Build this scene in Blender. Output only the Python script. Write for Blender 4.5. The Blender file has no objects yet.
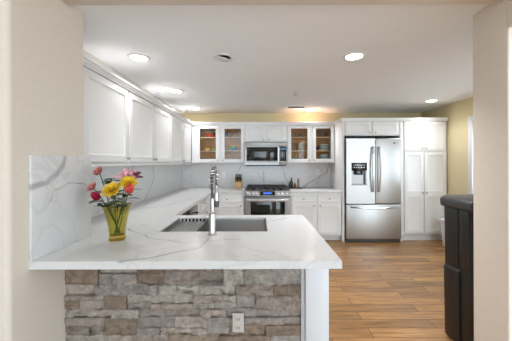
import bpy, bmesh, math, random
from mathutils import Vector, Matrix, noise
R = math.radians
PI = math.pi
K = 1.06                      # overall size of the place
sc = bpy.context.scene
C = sc.collection

# ------------------------------------------------------------------ camera, world, exposure
EYE = 1.305
cd = bpy.data.cameras.new('camera')
cam = bpy.data.objects.new('camera', cd); C.objects.link(cam)
cam.location = (0, 0, EYE*K)
cam.rotation_euler = (R(90), R(0.0), 0)
cam.rotation_euler = (Matrix.Rotation(R(90), 3, 'X') @ Matrix.Rotation(R(-0.15), 3, 'Z')).to_euler()
cd.sensor_width = 36.0
cd.lens = 270.0/512.0*36.0
cd.shift_x = -2.0/512.0
cd.shift_y = -8.0/512.0
cd.clip_start = 0.02
sc.camera = cam

w = bpy.data.worlds.new('world'); sc.world = w; w.use_nodes = True
bg = w.node_tree.nodes['Background']
# pale daylight all round, glow added low front right to light the kitchen
SKY = 0.72; GLARE = 0.85
wnt = w.node_tree
wtc = wnt.nodes.new('ShaderNodeTexCoord')
wdot = wnt.nodes.new('ShaderNodeVectorMath'); wdot.operation = 'DOT_PRODUCT'; wdot.inputs[1].default_value = (0.38, -0.92, -0.05)
wnt.links.new(wtc.outputs['Generated'], wdot.inputs[0])
wmr = wnt.nodes.new('ShaderNodeMapRange'); wmr.interpolation_type = 'SMOOTHSTEP'
wmr.inputs['From Min'].default_value = 0.80; wmr.inputs['From Max'].default_value = 0.96
wmr.inputs['To Min'].default_value = SKY; wmr.inputs['To Max'].default_value = SKY+GLARE
wnt.links.new(wdot.outputs['Value'], wmr.inputs['Value']); wnt.links.new(wmr.outputs['Result'], bg.inputs[1])
bg.inputs[0].default_value = (0.79, 0.91, 1.0, 1)

LAMP_W = 1.6
LAMP_COL = (0.96, 0.97, 1.0)
sc.view_settings.view_transform = 'Standard'
sc.view_settings.look = 'None'
sc.view_settings.exposure = 2.14
sc.view_settings.gamma = 1.0
sc.view_settings.use_curve_mapping = False

# ------------------------------------------------------------------ materials
def newmat(name):
    m = bpy.data.materials.new(name); m.use_nodes = True
    nt = m.node_tree
    return m, nt, nt.nodes['Principled BSDF']
def N(nt, t, **kw):
    n = nt.nodes.new(t)
    for k, v in kw.items(): setattr(n, k, v)
    return n
def posnode(nt, scale=(1, 1, 1)):
    g = N(nt, 'ShaderNodeNewGeometry')
    mp = N(nt, 'ShaderNodeMapping'); mp.inputs['Scale'].default_value = [s/K for s in scale]
    nt.links.new(g.outputs['Position'], mp.inputs['Vector'])
    return mp.outputs['Vector']
def objnode(nt, scale=(1, 1, 1)):
    g = N(nt, 'ShaderNodeTexCoord')
    mp = N(nt, 'ShaderNodeMapping'); mp.inputs['Scale'].default_value = scale
    nt.links.new(g.outputs['Object'], mp.inputs['Vector'])
    return mp.outputs['Vector']
def simple(name, col, rough=0.5, metal=0.0, var=0.04, scale=6, bump=0.0, spec=0.5, coat=0):
    m, nt, b = newmat(name)
    v = objnode(nt)
    nz = N(nt, 'ShaderNodeTexNoise'); nz.inputs['Scale'].default_value = scale; nz.inputs['Detail'].default_value = 3
    nt.links.new(v, nz.inputs['Vector'])
    cr = N(nt, 'ShaderNodeValToRGB')
    cr.color_ramp.elements[0].position = 0.3; cr.color_ramp.elements[1].position = 0.7
    cr.color_ramp.elements[0].color = [c*(1-var) for c in col]+[1]
    cr.color_ramp.elements[1].color = [min(1, c*(1+var)) for c in col]+[1]
    nt.links.new(nz.outputs['Fac'], cr.inputs['Fac'])
    nt.links.new(cr.outputs['Color'], b.inputs['Base Color'])
    b.inputs['Roughness'].default_value = rough; b.inputs['Metallic'].default_value = metal
    b.inputs['Specular IOR Level'].default_value = spec
    b.inputs['Coat Weight'].default_value = coat
    if bump:
        bp = N(nt, 'ShaderNodeBump'); bp.inputs['Strength'].default_value = bump; bp.inputs['Distance'].default_value = 0.01
        nt.links.new(nz.outputs['Fac'], bp.inputs['Height']); nt.links.new(bp.outputs['Normal'], b.inputs['Normal'])
    return m
def brushed(name, col, rough=0.28, scale=(60, 60, 1.2)):
    m, nt, b = newmat(name)
    v = objnode(nt, scale)
    nz = N(nt, 'ShaderNodeTexNoise'); nz.inputs['Scale'].default_value = 2.0; nz.inputs['Detail'].default_value = 2
    nt.links.new(v, nz.inputs['Vector'])
    mr = N(nt, 'ShaderNodeMapRange'); mr.inputs['To Min'].default_value = rough*0.8; mr.inputs['To Max'].default_value = rough*1.25
    nt.links.new(nz.outputs['Fac'], mr.inputs['Value']); nt.links.new(mr.outputs['Result'], b.inputs['Roughness'])
    b.inputs['Base Color'].default_value = list(col)+[1]; b.inputs['Metallic'].default_value = 1.0
    bp = N(nt, 'ShaderNodeBump'); bp.inputs['Strength'].default_value = 0.02; bp.inputs['Distance'].default_value = 0.001
    nt.links.new(nz.outputs['Fac'], bp.inputs['Height']); nt.links.new(bp.outputs['Normal'], b.inputs['Normal'])
    return m
def clear(name, tint, ior=1.45, rough=0.02):
    """thin clear glass: tinted see-through with a fresnel sheen"""
    m, nt, b = newmat(name)
    nt.nodes.remove(b)
    out = nt.nodes['Material Output']
    t = N(nt, 'ShaderNodeBsdfTransparent'); t.inputs[0].default_value = list(tint)+[1]
    g = N(nt, 'ShaderNodeBsdfGlossy'); g.inputs['Roughness'].default_value = rough
    lw = N(nt, 'ShaderNodeLayerWeight'); lw.inputs['Blend'].default_value = .5
    pw = N(nt, 'ShaderNodeMath', operation='POWER'); nt.links.new(lw.outputs['Facing'], pw.inputs[0]); pw.inputs[1].default_value = 4.0
    f = N(nt, 'ShaderNodeMath', operation='MULTIPLY_ADD'); nt.links.new(pw.outputs[0], f.inputs[0]); f.inputs[1].default_value = .55; f.inputs[2].default_value = ((ior-1)/(ior+1))**2
    mx = N(nt, 'ShaderNodeMixShader')
    nt.links.new(f.outputs[0], mx.inputs[0]); nt.links.new(t.outputs[0], mx.inputs[1]); nt.links.new(g.outputs[0], mx.inputs[2])
    nt.links.new(mx.outputs[0], out.inputs['Surface'])
    return m
def glow(name, col, strength):
    m, nt, b = newmat(name)
    b.inputs['Base Color'].default_value = list(col)+[1]
    b.inputs['Emission Color'].default_value = list(col)+[1]
    b.inputs['Emission Strength'].default_value = strength
    return m

def marble():
    m, nt, b = newmat('white veined quartz')
    L = nt.links.new
    P = posnode(nt)
    wob = N(nt, 'ShaderNodeTexNoise'); wob.inputs['Scale'].default_value = 5.0; wob.inputs['Detail'].default_value = 4
    L(P, wob.inputs['Vector'])
    sub = N(nt, 'ShaderNodeVectorMath', operation='SUBTRACT'); L(wob.outputs['Color'], sub.inputs[0]); sub.inputs[1].default_value = (.5, .5, .5)
    scl = N(nt, 'ShaderNodeVectorMath', operation='SCALE'); L(sub.outputs[0], scl.inputs[0]); scl.inputs['Scale'].default_value = 0.09
    QS = []
    for mask in ((0, 1, 1), (1, 0, 1), (1, 1, 0)):
        q = N(nt, 'ShaderNodeVectorMath', operation='MULTIPLY_ADD'); L(scl.outputs[0], q.inputs[0]); q.inputs[1].default_value = mask; L(P, q.inputs[2]); QS.append(q.outputs[0])
    def seg(A, B, wd, prev):
        A = Vector(A); B = Vector(B); ba = B-A
        Q = QS[min(range(3), key=lambda q: abs(ba[q]))]
        pa = N(nt, 'ShaderNodeVectorMath', operation='SUBTRACT'); L(Q, pa.inputs[0]); pa.inputs[1].default_value = A
        d = N(nt, 'ShaderNodeVectorMath', operation='DOT_PRODUCT'); L(pa.outputs[0], d.inputs[0]); d.inputs[1].default_value = ba/ba.dot(ba)
        cl = N(nt, 'ShaderNodeClamp'); L(d.outputs['Value'], cl.inputs[0])
        s = N(nt, 'ShaderNodeVectorMath', operation='SCALE'); s.inputs[0].default_value = ba; L(cl.outputs[0], s.inputs['Scale'])
        df = N(nt, 'ShaderNodeVectorMath', operation='DISTANCE'); L(pa.outputs[0], df.inputs[0]); L(s.outputs[0], df.inputs[1])
        dv = N(nt, 'ShaderNodeMath', operation='DIVIDE'); L(df.outputs['Value'], dv.inputs[0]); dv.inputs[1].default_value = wd
        if prev is None: return dv.outputs[0]
        mn = N(nt, 'ShaderNodeMath', operation='MINIMUM'); L(prev, mn.inputs[0]); L(dv.outputs[0], mn.inputs[1])
        return mn.outputs[0]
    polys = [
        ([(-1.084, 1.28, 1.185), (-1.084, 1.383, 1.200), (-1.084, 1.474, 1.255), (-1.084, 1.507, 1.30), (-1.084, 1.52, 1.36)], .022),
        ([(-1.084, 1.40, 1.10), (-1.084, 1.45, 1.17), (-1.084, 1.54, 1.19), (-1.084, 1.70, 1.16)], .004),
        ([(0.10, 5.15, 1.32), (0.10, 5.15, 1.12), (0.13, 5.15, .90)], .014),
        ([(0.45, 5.15, 1.30), (0.50, 5.15, 1.10), (0.60, 5.15, .84)], .012),
        ([(0.86, 5.15, .82), (1.08, 5.15, .98), (1.30, 5.15, 1.10), (1.37, 5.15, 1.30)], .018),
        ([(1.05, 5.15, .82), (1.20, 5.15, 1.03)], .010),
        ([(-0.90, 5.15, 1.28), (-0.86, 5.15, 1.08), (-0.66, 5.15, .84)], .013),
        ([(-0.30, 5.15, 1.28), (-0.40, 5.15, 1.08)], .012),
        ([(-1.43, 3.35, .80), (-1.43, 3.55, .93), (-1.43, 3.72, 1.10), (-1.43, 3.70, 1.30)], .014),
        ([(-1.43, 2.5, .80), (-1.43, 2.75, 1.05), (-1.43, 3.2, 1.3)], .011),
        ([(-0.80, 1.24, .834), (-0.53, 1.34, .834), (-0.32, 1.50, .834), (-0.29, 1.74, .834)], .010),
        ([(-0.95, 1.95, .834), (-0.72, 1.72, .834), (-0.45, 1.60, .834), (-0.1, 1.66, .834)], .007),
        ([(0.12, 2.20, .834), (0.28, 2.30, .834), (0.45, 2.28, .834)], .010),
        ([(-1.43, 2.6, .834), (-1.05, 2.9, .834), (-0.85, 3.6, .834)], .014),
    ]
    dist = None
    for pts, wd in polys:
        for a, c in zip(pts[:-1], pts[1:]): dist = seg(a, c, wd, dist)
    r1 = N(nt, 'ShaderNodeMapRange', interpolation_type='SMOOTHSTEP'); L(dist, r1.inputs['Value'])
    r1.inputs['From Min'].default_value = 0.25; r1.inputs['From Max'].default_value = 1.25
    r1.inputs['To Min'].default_value = 0.8; r1.inputs['To Max'].default_value = 0.0
    br = N(nt, 'ShaderNodeTexNoise'); br.inputs['Scale'].default_value = 9; br.inputs['Detail'].default_value = 3; L(P, br.inputs['Vector'])
    brr = N(nt, 'ShaderNodeMapRange'); L(br.outputs['Fac'], brr.inputs['Value']); brr.inputs['From Min'].default_value = .35; brr.inputs['From Max'].default_value = .65
    brr.inputs['To Min'].default_value = .45
    v1 = N(nt, 'ShaderNodeMath', operation='MULTIPLY'); L(r1.outputs[0], v1.inputs[0]); L(brr.outputs[0], v1.inputs[1])
    # fine faint veins
    n2 = N(nt, 'ShaderNodeTexNoise'); n2.inputs['Scale'].default_value = 1.7; n2.inputs['Detail'].default_value = 5; n2.inputs['Distortion'].default_value = .8; L(P, n2.inputs['Vector'])
    s2 = N(nt, 'ShaderNodeMath', operation='SUBTRACT'); L(n2.outputs['Fac'], s2.inputs[0]); s2.inputs[1].default_value = .5
    a2 = N(nt, 'ShaderNodeMath', operation='ABSOLUTE'); L(s2.outputs[0], a2.inputs[0])
    r2 = N(nt, 'ShaderNodeMapRange'); L(a2.outputs[0], r2.inputs['Value']); r2.inputs['From Max'].default_value = .012
    r2.inputs['To Min'].default_value = .18; r2.inputs['To Max'].default_value = 0
    mxv = N(nt, 'ShaderNodeMath', operation='MAXIMUM'); L(v1.outputs[0], mxv.inputs[0]); L(r2.outputs[0], mxv.inputs[1])
    mix = N(nt, 'ShaderNodeMix', data_type='RGBA')
    mix.inputs[6].default_value = (.69, .69, .69, 1); mix.inputs[7].default_value = (.30, .30, .315, 1)
    L(mxv.outputs[0], mix.inputs[0]); L(mix.outputs[2], b.inputs['Base Color'])
    b.inputs['Roughness'].default_value = .16
    return m

def woodfloor():
    m, nt, b = newmat('brown plank floor')
    L = nt.links.new
    P = posnode(nt)
    bk = N(nt, 'ShaderNodeTexBrick'); L(P, bk.inputs['Vector'])
    bk.offset = 0.37; bk.offset_frequency = 2; bk.squash = 1
    bk.inputs['Scale'].default_value = 1.0; bk.inputs['Brick Width'].default_value = 0.86; bk.inputs['Row Height'].default_value = 0.118
    bk.inputs['Mortar Size'].default_value = .0022; bk.inputs['Mortar Smooth'].default_value = .3; bk.inputs['Bias'].default_value = 0
    bk.inputs['Color1'].default_value = (0, 0, 0, 1); bk.inputs['Color2'].default_value = (1, 1, 1, 1); bk.inputs['Mortar'].default_value = (.5, .5, .5, 1)
    P2 = posnode(nt, (2.2, 24, 1))
    off = N(nt, 'ShaderNodeVectorMath', operation='MULTIPLY_ADD'); L(bk.outputs['Color'], off.inputs[0]); off.inputs[1].default_value = (9, 5, 3); L(P2, off.inputs[2])
    g = N(nt, 'ShaderNodeTexNoise'); g.inputs['Scale'].default_value = 1.6; g.inputs['Detail'].default_value = 6; g.inputs['Distortion'].default_value = .6; L(off.outputs[0], g.inputs['Vector'])
    c1 = N(nt, 'ShaderNodeValToRGB'); L(g.outputs['Fac'], c1.inputs[0])
    c1.color_ramp.elements[0].position = .3; c1.color_ramp.elements[1].position = .72
    c1.color_ramp.elements[0].color = (.215, .100, .033, 1); c1.color_ramp.elements[1].color = (.45, .24, .088, 1)
    mr = N(nt, 'ShaderNodeMapRange'); L(bk.outputs['Color'], mr.inputs['Value']); mr.inputs['To Min'].default_value = .72; mr.inputs['To Max'].default_value = 1.22
    mu = N(nt, 'ShaderNodeVectorMath', operation='SCALE'); L(c1.outputs[0], mu.inputs[0]); L(mr.outputs[0], mu.inputs['Scale'])
    mx = N(nt, 'ShaderNodeMix', data_type='RGBA'); L(bk.outputs['Fac'], mx.inputs[0]); L(mu.outputs[0], mx.inputs[6]); mx.inputs[7].default_value = (.05, .022, .009, 1)
    L(mx.outputs[2], b.inputs['Base Color'])
    b.inputs['Roughness'].default_value = .27
    bp = N(nt, 'ShaderNodeBump'); bp.inputs['Strength'].default_value = .25; bp.inputs['Distance'].default_value = .004; bp.invert = True
    L(bk.outputs['Fac'], bp.inputs['Height']); L(bp.outputs[0], b.inputs['Normal'])
    return m

def stonemat():
    m, nt, b = newmat('stacked ledger stone')
    L = nt.links.new
    at = N(nt, 'ShaderNodeAttribute'); at.attribute_name = 'stone_colour'
    P = posnode(nt)
    nz = N(nt, 'ShaderNodeTexNoise'); nz.inputs['Scale'].default_value = 26; nz.inputs['Detail'].default_value = 8; nz.inputs['Roughness'].default_value = .7; L(P, nz.inputs['Vector'])
    mr = N(nt, 'ShaderNodeMapRange'); L(nz.outputs['Fac'], mr.inputs['Value']); mr.inputs['From Min'].default_value = .25; mr.inputs['From Max'].default_value = .75
    mr.inputs['To Min'].default_value = .48; mr.inputs['To Max'].default_value = 1.42
    mu = N(nt, 'ShaderNodeVectorMath', operation='SCALE'); L(at.outputs['Color'], mu.inputs[0]); L(mr.outputs[0], mu.inputs['Scale'])
    L(mu.outputs[0], b.inputs['Base Color'])
    b.inputs['Roughness'].default_value = .8
    bp = N(nt, 'ShaderNodeBump'); bp.inputs['Strength'].default_value = 1.0; bp.inputs['Distance'].default_value = .018
    L(nz.outputs['Fac'], bp.inputs['Height']); L(bp.outputs[0], b.inputs['Normal'])
    return m

def woodgrain(name, c0, c1, rough=.45, scale=(3, 3, 30)):
    m, nt, b = newmat(name)
    L = nt.links.new
    v = posnode(nt, scale)
    g = N(nt, 'ShaderNodeTexNoise'); g.inputs['Scale'].default_value = 2; g.inputs['Detail'].default_value = 4; L(v, g.inputs['Vector'])
    c = N(nt, 'ShaderNodeValToRGB'); L(g.outputs['Fac'], c.inputs[0])
    c.color_ramp.elements[0].position = .3; c.color_ramp.elements[1].position = .7
    c.color_ramp.elements[0].color = list(c0)+[1]; c.color_ramp.elements[1].color = list(c1)+[1]
    L(c.outputs[0], b.inputs['Base Color']); b.inputs['Roughness'].default_value = rough
    return m
def perforated():
    m, nt, b = newmat('perforated steel')
    L = nt.links.new
    v = posnode(nt)
    mp = N(nt, 'ShaderNodeMapping'); mp.inputs['Rotation'].default_value = (0, 0, R(45)); mp.inputs['Scale'].default_value = (46, 46, 0); L(v, mp.inputs['Vector'])
    vo = N(nt, 'ShaderNodeTexVoronoi'); vo.inputs['Scale'].default_value = 1; vo.inputs['Randomness'].default_value = 0; L(mp.outputs[0], vo.inputs['Vector'])
    lt = N(nt, 'ShaderNodeMath', operation='LESS_THAN'); L(vo.outputs['Distance'], lt.inputs[0]); lt.inputs[1].default_value = .40
    mx = N(nt, 'ShaderNodeMix', data_type='RGBA'); L(lt.outputs[0], mx.inputs[0]); mx.inputs[6].default_value = (.45, .45, .45, 1); mx.inputs[7].default_value = (.012, .012, .012, 1)
    L(mx.outputs[2], b.inputs['Base Color']); b.inputs['Roughness'].default_value = .35
    iv = N(nt, 'ShaderNodeMath', operation='SUBTRACT'); iv.inputs[0].default_value = 1.0; L(lt.outputs[0], iv.inputs[1])
    L(iv.outputs[0], b.inputs['Metallic']); L(iv.outputs[0], b.inputs['Specular IOR Level'])
    return m

M = {}
M['marble'] = marble()
M['floor'] = woodfloor()
M['stone'] = stonemat()
M['beige'] = simple('beige painted plaster', (.75, .675, .59), .7, var=.015, scale=30, bump=.03)
M['yellow'] = simple('pale yellow painted plaster', (.74, .64, .40), .7, var=.015, scale=30, bump=.03)
M['palewall'] = simple('pale warm plaster', (.74, .70, .65), .8, var=.015, scale=30, bump=.03)
M['ceiling'] = simple('white ceiling paint', (.92, .93, .94), .85, var=.01, scale=60, bump=.03)
M['white'] = simple('white satin cabinet paint', (.80, .797, .79), .35, var=.01)
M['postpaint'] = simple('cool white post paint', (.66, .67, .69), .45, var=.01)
M['trimwhite'] = simple('white trim paint', (.84, .84, .84), .4, var=.01)
M['steel'] = brushed('brushed stainless steel', (.52, .515, .505), .40)
M['steelh'] = brushed('brushed stainless steel across', (.33, .325, .318), .38, (1.2, 60, 60))
M['sinksteel'] = brushed('satin sink steel', (.62, .61, .60), .30, (1.5, 50, 50))
M['chrome'] = simple('bright chrome', (.74, .74, .74), .12, 1.0, var=.01)
M['faucetsteel'] = simple('polished faucet steel', (.56, .555, .55), .2, 1.0, var=.01)
M['nickel'] = simple('brushed nickel', (.42, .40, .38), .3, 1.0, var=.02)
M['black'] = simple('black enamel', (.012, .012, .013), .18, var=.1)
M['blackglass'] = simple('black oven glass', (.012, .013, .013), .06, var=.05)
M['iron'] = simple('cast iron', (.022, .022, .022), .55, var=.2, scale=40)
M['darkgrey'] = simple('dark grey plastic', (.06, .06, .06), .4)
M['blackplastic'] = simple('black moulded plastic', (.011, .011, .011), .42, var=.15, scale=50, bump=.05)
M['lidplastic'] = simple('charcoal lid plastic', (.042, .043, .046), .42, var=.1, scale=50, bump=.05)
M['whiteplastic'] = simple('white plastic', (.82, .82, .82), .35, var=.01)
M['maple'] = woodgrain('maple cabinet interior', (.56, .25, .07), (.72, .37, .12))
M['shelfedge'] = woodgrain('light maple shelf', (.66, .45, .24), (.78, .57, .33), .4, (30, 3, 3))
M['blockwood'] = woodgrain('light oak block', (.50, .29, .11), (.64, .41, .19), .45, (4, 30, 30))
M['millwood'] = woodgrain('turned walnut', (.22, .12, .06), (.34, .20, .10), .35, (30, 30, 4))
M['glass'] = clear('clear cabinet glass', (.96, .97, .96), 1.33)
M['windowglass'] = clear('window glass', (.97, .98, .98))
M['drinkglass'] = clear('clear drinking glass', (.94, .96, .95), 1.45)
M['vaseglass'] = clear('yellow green vase glass', (.88, .84, .54), 1.45)
M['vasebase'] = clear('thick yellow vase glass', (.88, .74, .24), 1.45)
M['water'] = clear('water', (.92, .95, .88), 1.33)
M['lens'] = glow('lit lamp lens', (1, .96, .90), 6.0)
M['display'] = glow('lit blue display', (.03, .10, .45), .35)
M['display2'] = glow('lit teal display', (.03, .13, .20), .2)
M['yellowpetal'] = simple('yellow petals', (.78, .52, .02), .6, var=.3, scale=90)
M['pinkpetal'] = simple('dusty pink petals', (.66, .27, .24), .6, var=.3, scale=90)
M['redpetal'] = simple('crimson petals', (.45, .015, .06), .5, var=.3, scale=60)
M['coralpetal'] = simple('coral red petals', (.80, .13, .10), .5, var=.3, scale=60)
M['lilypetal'] = simple('pink and white petals', (.72, .34, .38), .5, var=.45, scale=70)
M['burgundy'] = simple('burgundy petals', (.16, .02, .05), .5, var=.3, scale=60)
M['leaf'] = simple('dark green leaf', (.028, .060, .018), .5, var=.35, scale=40)
M['stem'] = simple('green stem', (.06, .13, .025), .5, var=.2, scale=40)
M['redware'] = simple('red glazed bowl', (.62, .07, .04), .25)
M['greenware'] = simple('mint green glaze', (.28, .50, .32), .25)
M['yellowware'] = simple('yellow glaze', (.70, .48, .08), .25)
M['blueware'] = simple('blue glaze', (.08, .25, .50), .25)
M['limeware'] = simple('leaf green glaze', (.16, .40, .06), .25)
M['whiteware'] = simple('white china', (.80, .79, .76), .2)
M['paleblue'] = simple('pale blue china', (.42, .56, .58), .2)
M['darkmug'] = simple('dark blue glaze', (.04, .05, .08), .25)
M['rose'] = simple('rose pink china', (.70, .32, .26), .3)
M['bottle'] = simple('dark bottle glass', (.012, .012, .010), .08)
M['oil'] = simple('amber bottle glass', (.16, .09, .03), .1)
M['tray'] = simple('dark wooden tray', (.045, .025, .015), .4)
M['darkslot'] = simple('dark slot', (.01, .01, .01), .6)
M['badge'] = simple('dark grey print', (.12, .12, .12), .4)
M['beigeplate'] = simple('ivory outlet plastic', (.55, .52, .48), .4, var=.01)

# ------------------------------------------------------------------ mesh helpers (coordinates in room units, scaled by K when linked)
def nb(): return bmesh.new()
def box(bm, x0, x1, y0, y1, z0, z1, bev=0.0, seg=2):
    vs = [bm.verts.new((x, y, z)) for x in (x0, x1) for y in (y0, y1) for z in (z0, z1)]
    fs = []
    for q in ((0, 1, 3, 2), (4, 6, 7, 5), (0, 4, 5, 1), (2, 3, 7, 6), (0, 2, 6, 4), (1, 5, 7, 3)):
        fs.append(bm.faces.new([vs[i] for i in q]))
    if bev:
        es = list({e for f in fs for e in f.edges})
        bmesh.ops.bevel(bm, geom=es, offset=bev, segments=seg, profile=.5, affect='EDGES')
    return bm
def hexa(bm, bot, top, bev=0.0):
    """prism between two same-count loops"""
    n = len(bot)
    a = [bm.verts.new(p) for p in bot]; b = [bm.verts.new(p) for p in top]
    fs = [bm.faces.new(a), bm.faces.new(b)]
    for i in range(n):
        j = (i+1) % n
        fs.append(bm.faces.new((a[i], a[j], b[j], b[i])))
    if bev:
        es = list({e for f in fs for e in f.edges})
        bmesh.ops.bevel(bm, geom=es, offset=bev, segments=2, profile=.5, affect='EDGES')
    return bm
def tube(bm, pts, r, seg=10, cap=True):
    pts = [Vector(p) for p in pts]
    n = len(pts)
    rs = r if isinstance(r, (list, tuple)) else [r]*n
    t0 = (pts[1]-pts[0]).normalized()
    up = Vector((0, 0, 1)) if abs(t0.z) < .9 else Vector((1, 0, 0))
    nrm = t0.cross(up).normalized()
    rings = []
    for i, p in enumerate(pts):
        if i == 0: t = t0
        elif i == n-1: t = (pts[-1]-pts[-2]).normalized()
        else: t = ((pts[i+1]-p).normalized()+(p-pts[i-1]).normalized()).normalized()
        nrm = (nrm-t*nrm.dot(t)).normalized()
        bn = t.cross(nrm)
        rings.append([bm.verts.new(p+(nrm*math.cos(2*PI*k/seg)+bn*math.sin(2*PI*k/seg))*rs[i]) for k in range(seg)])
    for a, b in zip(rings[:-1], rings[1:]):
        for k in range(seg): bm.faces.new((a[k], a[(k+1) % seg], b[(k+1) % seg], b[k]))
    if cap:
        bm.faces.new(rings[0][::-1]); bm.faces.new(rings[-1])
    return bm
def lathe(bm, prof, c=(0, 0, 0), seg=24, axis='z', sq=None):
    """prof: list of (r, h).  axis: direction of h"""
    c = Vector(c)
    def mp(x, y, h):
        if axis == 'z': return c+Vector((x, y, h))
        if axis == '-y': return c+Vector((x, -h, y))
        if axis == 'x': return c+Vector((h, x, y))
        if axis == '-z': return c+Vector((x, -y, -h))
    rings = []
    for r, h in prof:
        if r < 1e-6: rings.append([bm.verts.new(mp(0, 0, h))])
        else: rings.append([bm.verts.new(mp(r*math.cos(2*PI*k/seg), r*math.sin(2*PI*k/seg), h)) for k in range(seg)])
    for a, b in zip(rings[:-1], rings[1:]):
        for k in range(seg):
            k2 = (k+1) % seg
            if len(a) == 1 and len(b) == 1: continue
            if len(a) == 1: bm.faces.new((a[0], b[k2], b[k]))
            elif len(b) == 1: bm.faces.new((a[k], a[k2], b[0]))
            else: bm.faces.new((a[k], a[k2], b[k2], b[k]))
    if len(rings[0]) > 1: bm.faces.new(rings[0][::-1])
    if len(rings[-1]) > 1: bm.faces.new(rings[-1])
    return bm
ROOT = {}
def ob(name, bm, mat, parent=None, sharp=.6, recalc=True):
    base = Vector((0, 0, 0))
    p = parent
    while p is not None:
        if p.name in ROOT: base = ROOT[p.name]; break
        p = p.parent
    for v in bm.verts: v.co = (v.co-base)*K
    if recalc: bmesh.ops.recalc_face_normals(bm, faces=bm.faces)
    for e in bm.edges:
        if len(e.link_faces) == 2 and e.calc_face_angle(0) > sharp: e.smooth = False
    for f in bm.faces: f.smooth = True
    me = bpy.data.meshes.new(name); bm.to_mesh(me); bm.free()
    me.materials.append(M[mat])
    o = bpy.data.objects.new(name, me); C.objects.link(o)
    if parent: o.parent = parent
    return o
def thing(name, label, cat, loc, group=None):
    o = bpy.data.objects.new(name, None); C.objects.link(o)
    o.empty_display_size = .05
    o.location = Vector(loc)*K
    ROOT[o.name] = Vector(loc)
    o['label'] = label; o['category'] = cat
    if group: o['group'] = group
    return o
def tag(o, label, cat, group=None):
    o['label'] = label; o['category'] = cat
    if group: o['group'] = group
    return o
def single(name, bm, mat, label, cat, loc, group=None, sharp=.6):
    """a thing that is one mesh, its origin at its base"""
    base = Vector(loc)
    for v in bm.verts: v.co = v.co-base
    o = ob(name, bm, mat, sharp=sharp); o.location = base*K
    return tag(o, label, cat, group)
def struct(name, bm, mat, parent=None):
    o = ob(name, bm, mat, parent)
    if parent is None: o['kind'] = 'structure'
    return o
def dup(root, loc, label=None, group=None):
    r = root.copy(); C.objects.link(r); r.location = Vector(loc)*K
    ROOT[r.name] = Vector(loc)
    if label: r['label'] = label
    if group: r['group'] = group
    for ch in list(root.children):
        c = ch.copy(); C.objects.link(c); c.parent = r
        for g in list(ch.children):
            d = g.copy(); C.objects.link(d); d.parent = c
    return r
def FY(pos):  return lambda a, d, z: (a, pos-d, z)      # a front facing the camera side
def FX(pos):  return lambda a, d, z: (pos+d, a, z)      # a front facing right
def FNY(pos): return lambda a, d, z: (a, pos+d, z)      # a front facing the back wall
def framed(bm, F, a0, a1, z0, z1, t=.02, fw=.055, rec=.008, hole=False, slab=False):
    def ring(ins, d): return [bm.verts.new(F(a, d, z)) for a, z in ((a0+ins, z0+ins), (a1-ins, z0+ins), (a1-ins, z1-ins), (a0+ins, z1-ins))]
    def bridge(p, q):
        for i in range(4): bm.faces.new((p[i], p[(i+1) % 4], q[(i+1) % 4], q[i]))
    b = ring(0, 0); o1 = ring(0, t-.003); o2 = ring(.003, t)
    bridge(b, o1); bridge(o1, o2)
    if slab:
        bm.faces.new(o2); bm.faces.new(b); return bm
    i1 = ring(fw, t)
    bridge(o2, i1)
    if hole:
        i2 = ring(fw+.004, t-.004); i3 = ring(fw+.004, 0)
        bridge(i1, i2); bridge(i2, i3); bridge(i3, b)
    else:
        i2 = ring(fw+.004, t-rec*.6); i3 = ring(fw+.012, t-rec)
        bridge(i1, i2); bridge(i2, i3); bm.faces.new(i3); bm.faces.new(b)
    return bm
def knob(F, a, z, parent, d0=.02):
    bm = nb()
    prof = [(.005, 0), (.005, .012), (.013, .016), (.0145, .022), (.011, .028), (0, .030)]
    seg = 14; rings = []
    for r, h in prof:
        if r == 0: rings.append([bm.verts.new(F(a, d0+h, z))])
        else: rings.append([bm.verts.new(F(a+r*math.cos(2*PI*k/seg), d0+h, z+r*math.sin(2*PI*k/seg))) for k in range(seg)])
    for p, q in zip(rings[:-1], rings[1:]):
        for k in range(seg):
            if len(q) == 1: bm.faces.new((p[k], p[(k+1) % seg], q[0]))
            else: bm.faces.new((p[k], p[(k+1) % seg], q[(k+1) % seg], q[k]))
    bm.faces.new(rings[0])
    return ob('knob', bm, 'nickel', parent)
def door(root, F, a0, a1, z0, z1, ka=None, kz=None, fw=.055, midrail=None):
    bm = nb()
    if midrail:
        framed(bm, F, a0, a1, z0, midrail, fw=fw); framed(bm, F, a0, a1, midrail, z1, fw=fw)
    else: framed(bm, F, a0, a1, z0, z1, fw=fw)
    d = ob('door', bm, 'white', root)
    if ka is not None: knob(F, ka, kz, d)
    return d
def drawer(root, F, a0, a1, z0, z1, ka, kz):
    bm = nb(); framed(bm, F, a0, a1, z0, z1, fw=.022, rec=.005)
    d = ob('drawer', bm, 'white', root); knob(F, ka, kz, d); return d
def carcass(bm, x0, x1, y0, y1, z0, z1, open_side=None, th=.018):
    """hollow box with one open side ('-y' or '+x')"""
    if open_side != '-x': box(bm, x0, x0+th, y0, y1, z0, z1)
    if open_side != '+x': box(bm, x1-th, x1, y0, y1, z0, z1)
    ax0 = x0+th if open_side != '-x' else x0; ax1 = x1-th if open_side != '+x' else x1
    box(bm, ax0, ax1, y0, y1, z0, z0+th); box(bm, ax0, ax1, y0, y1, z1-th, z1)
    if open_side != '+y': box(bm, ax0, ax1, y1-th, y1, z0+th, z1-th)
    if open_side != '-y': box(bm, ax0, ax1, y0, y0+th, z0+th, z1-th)
    return bm

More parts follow.
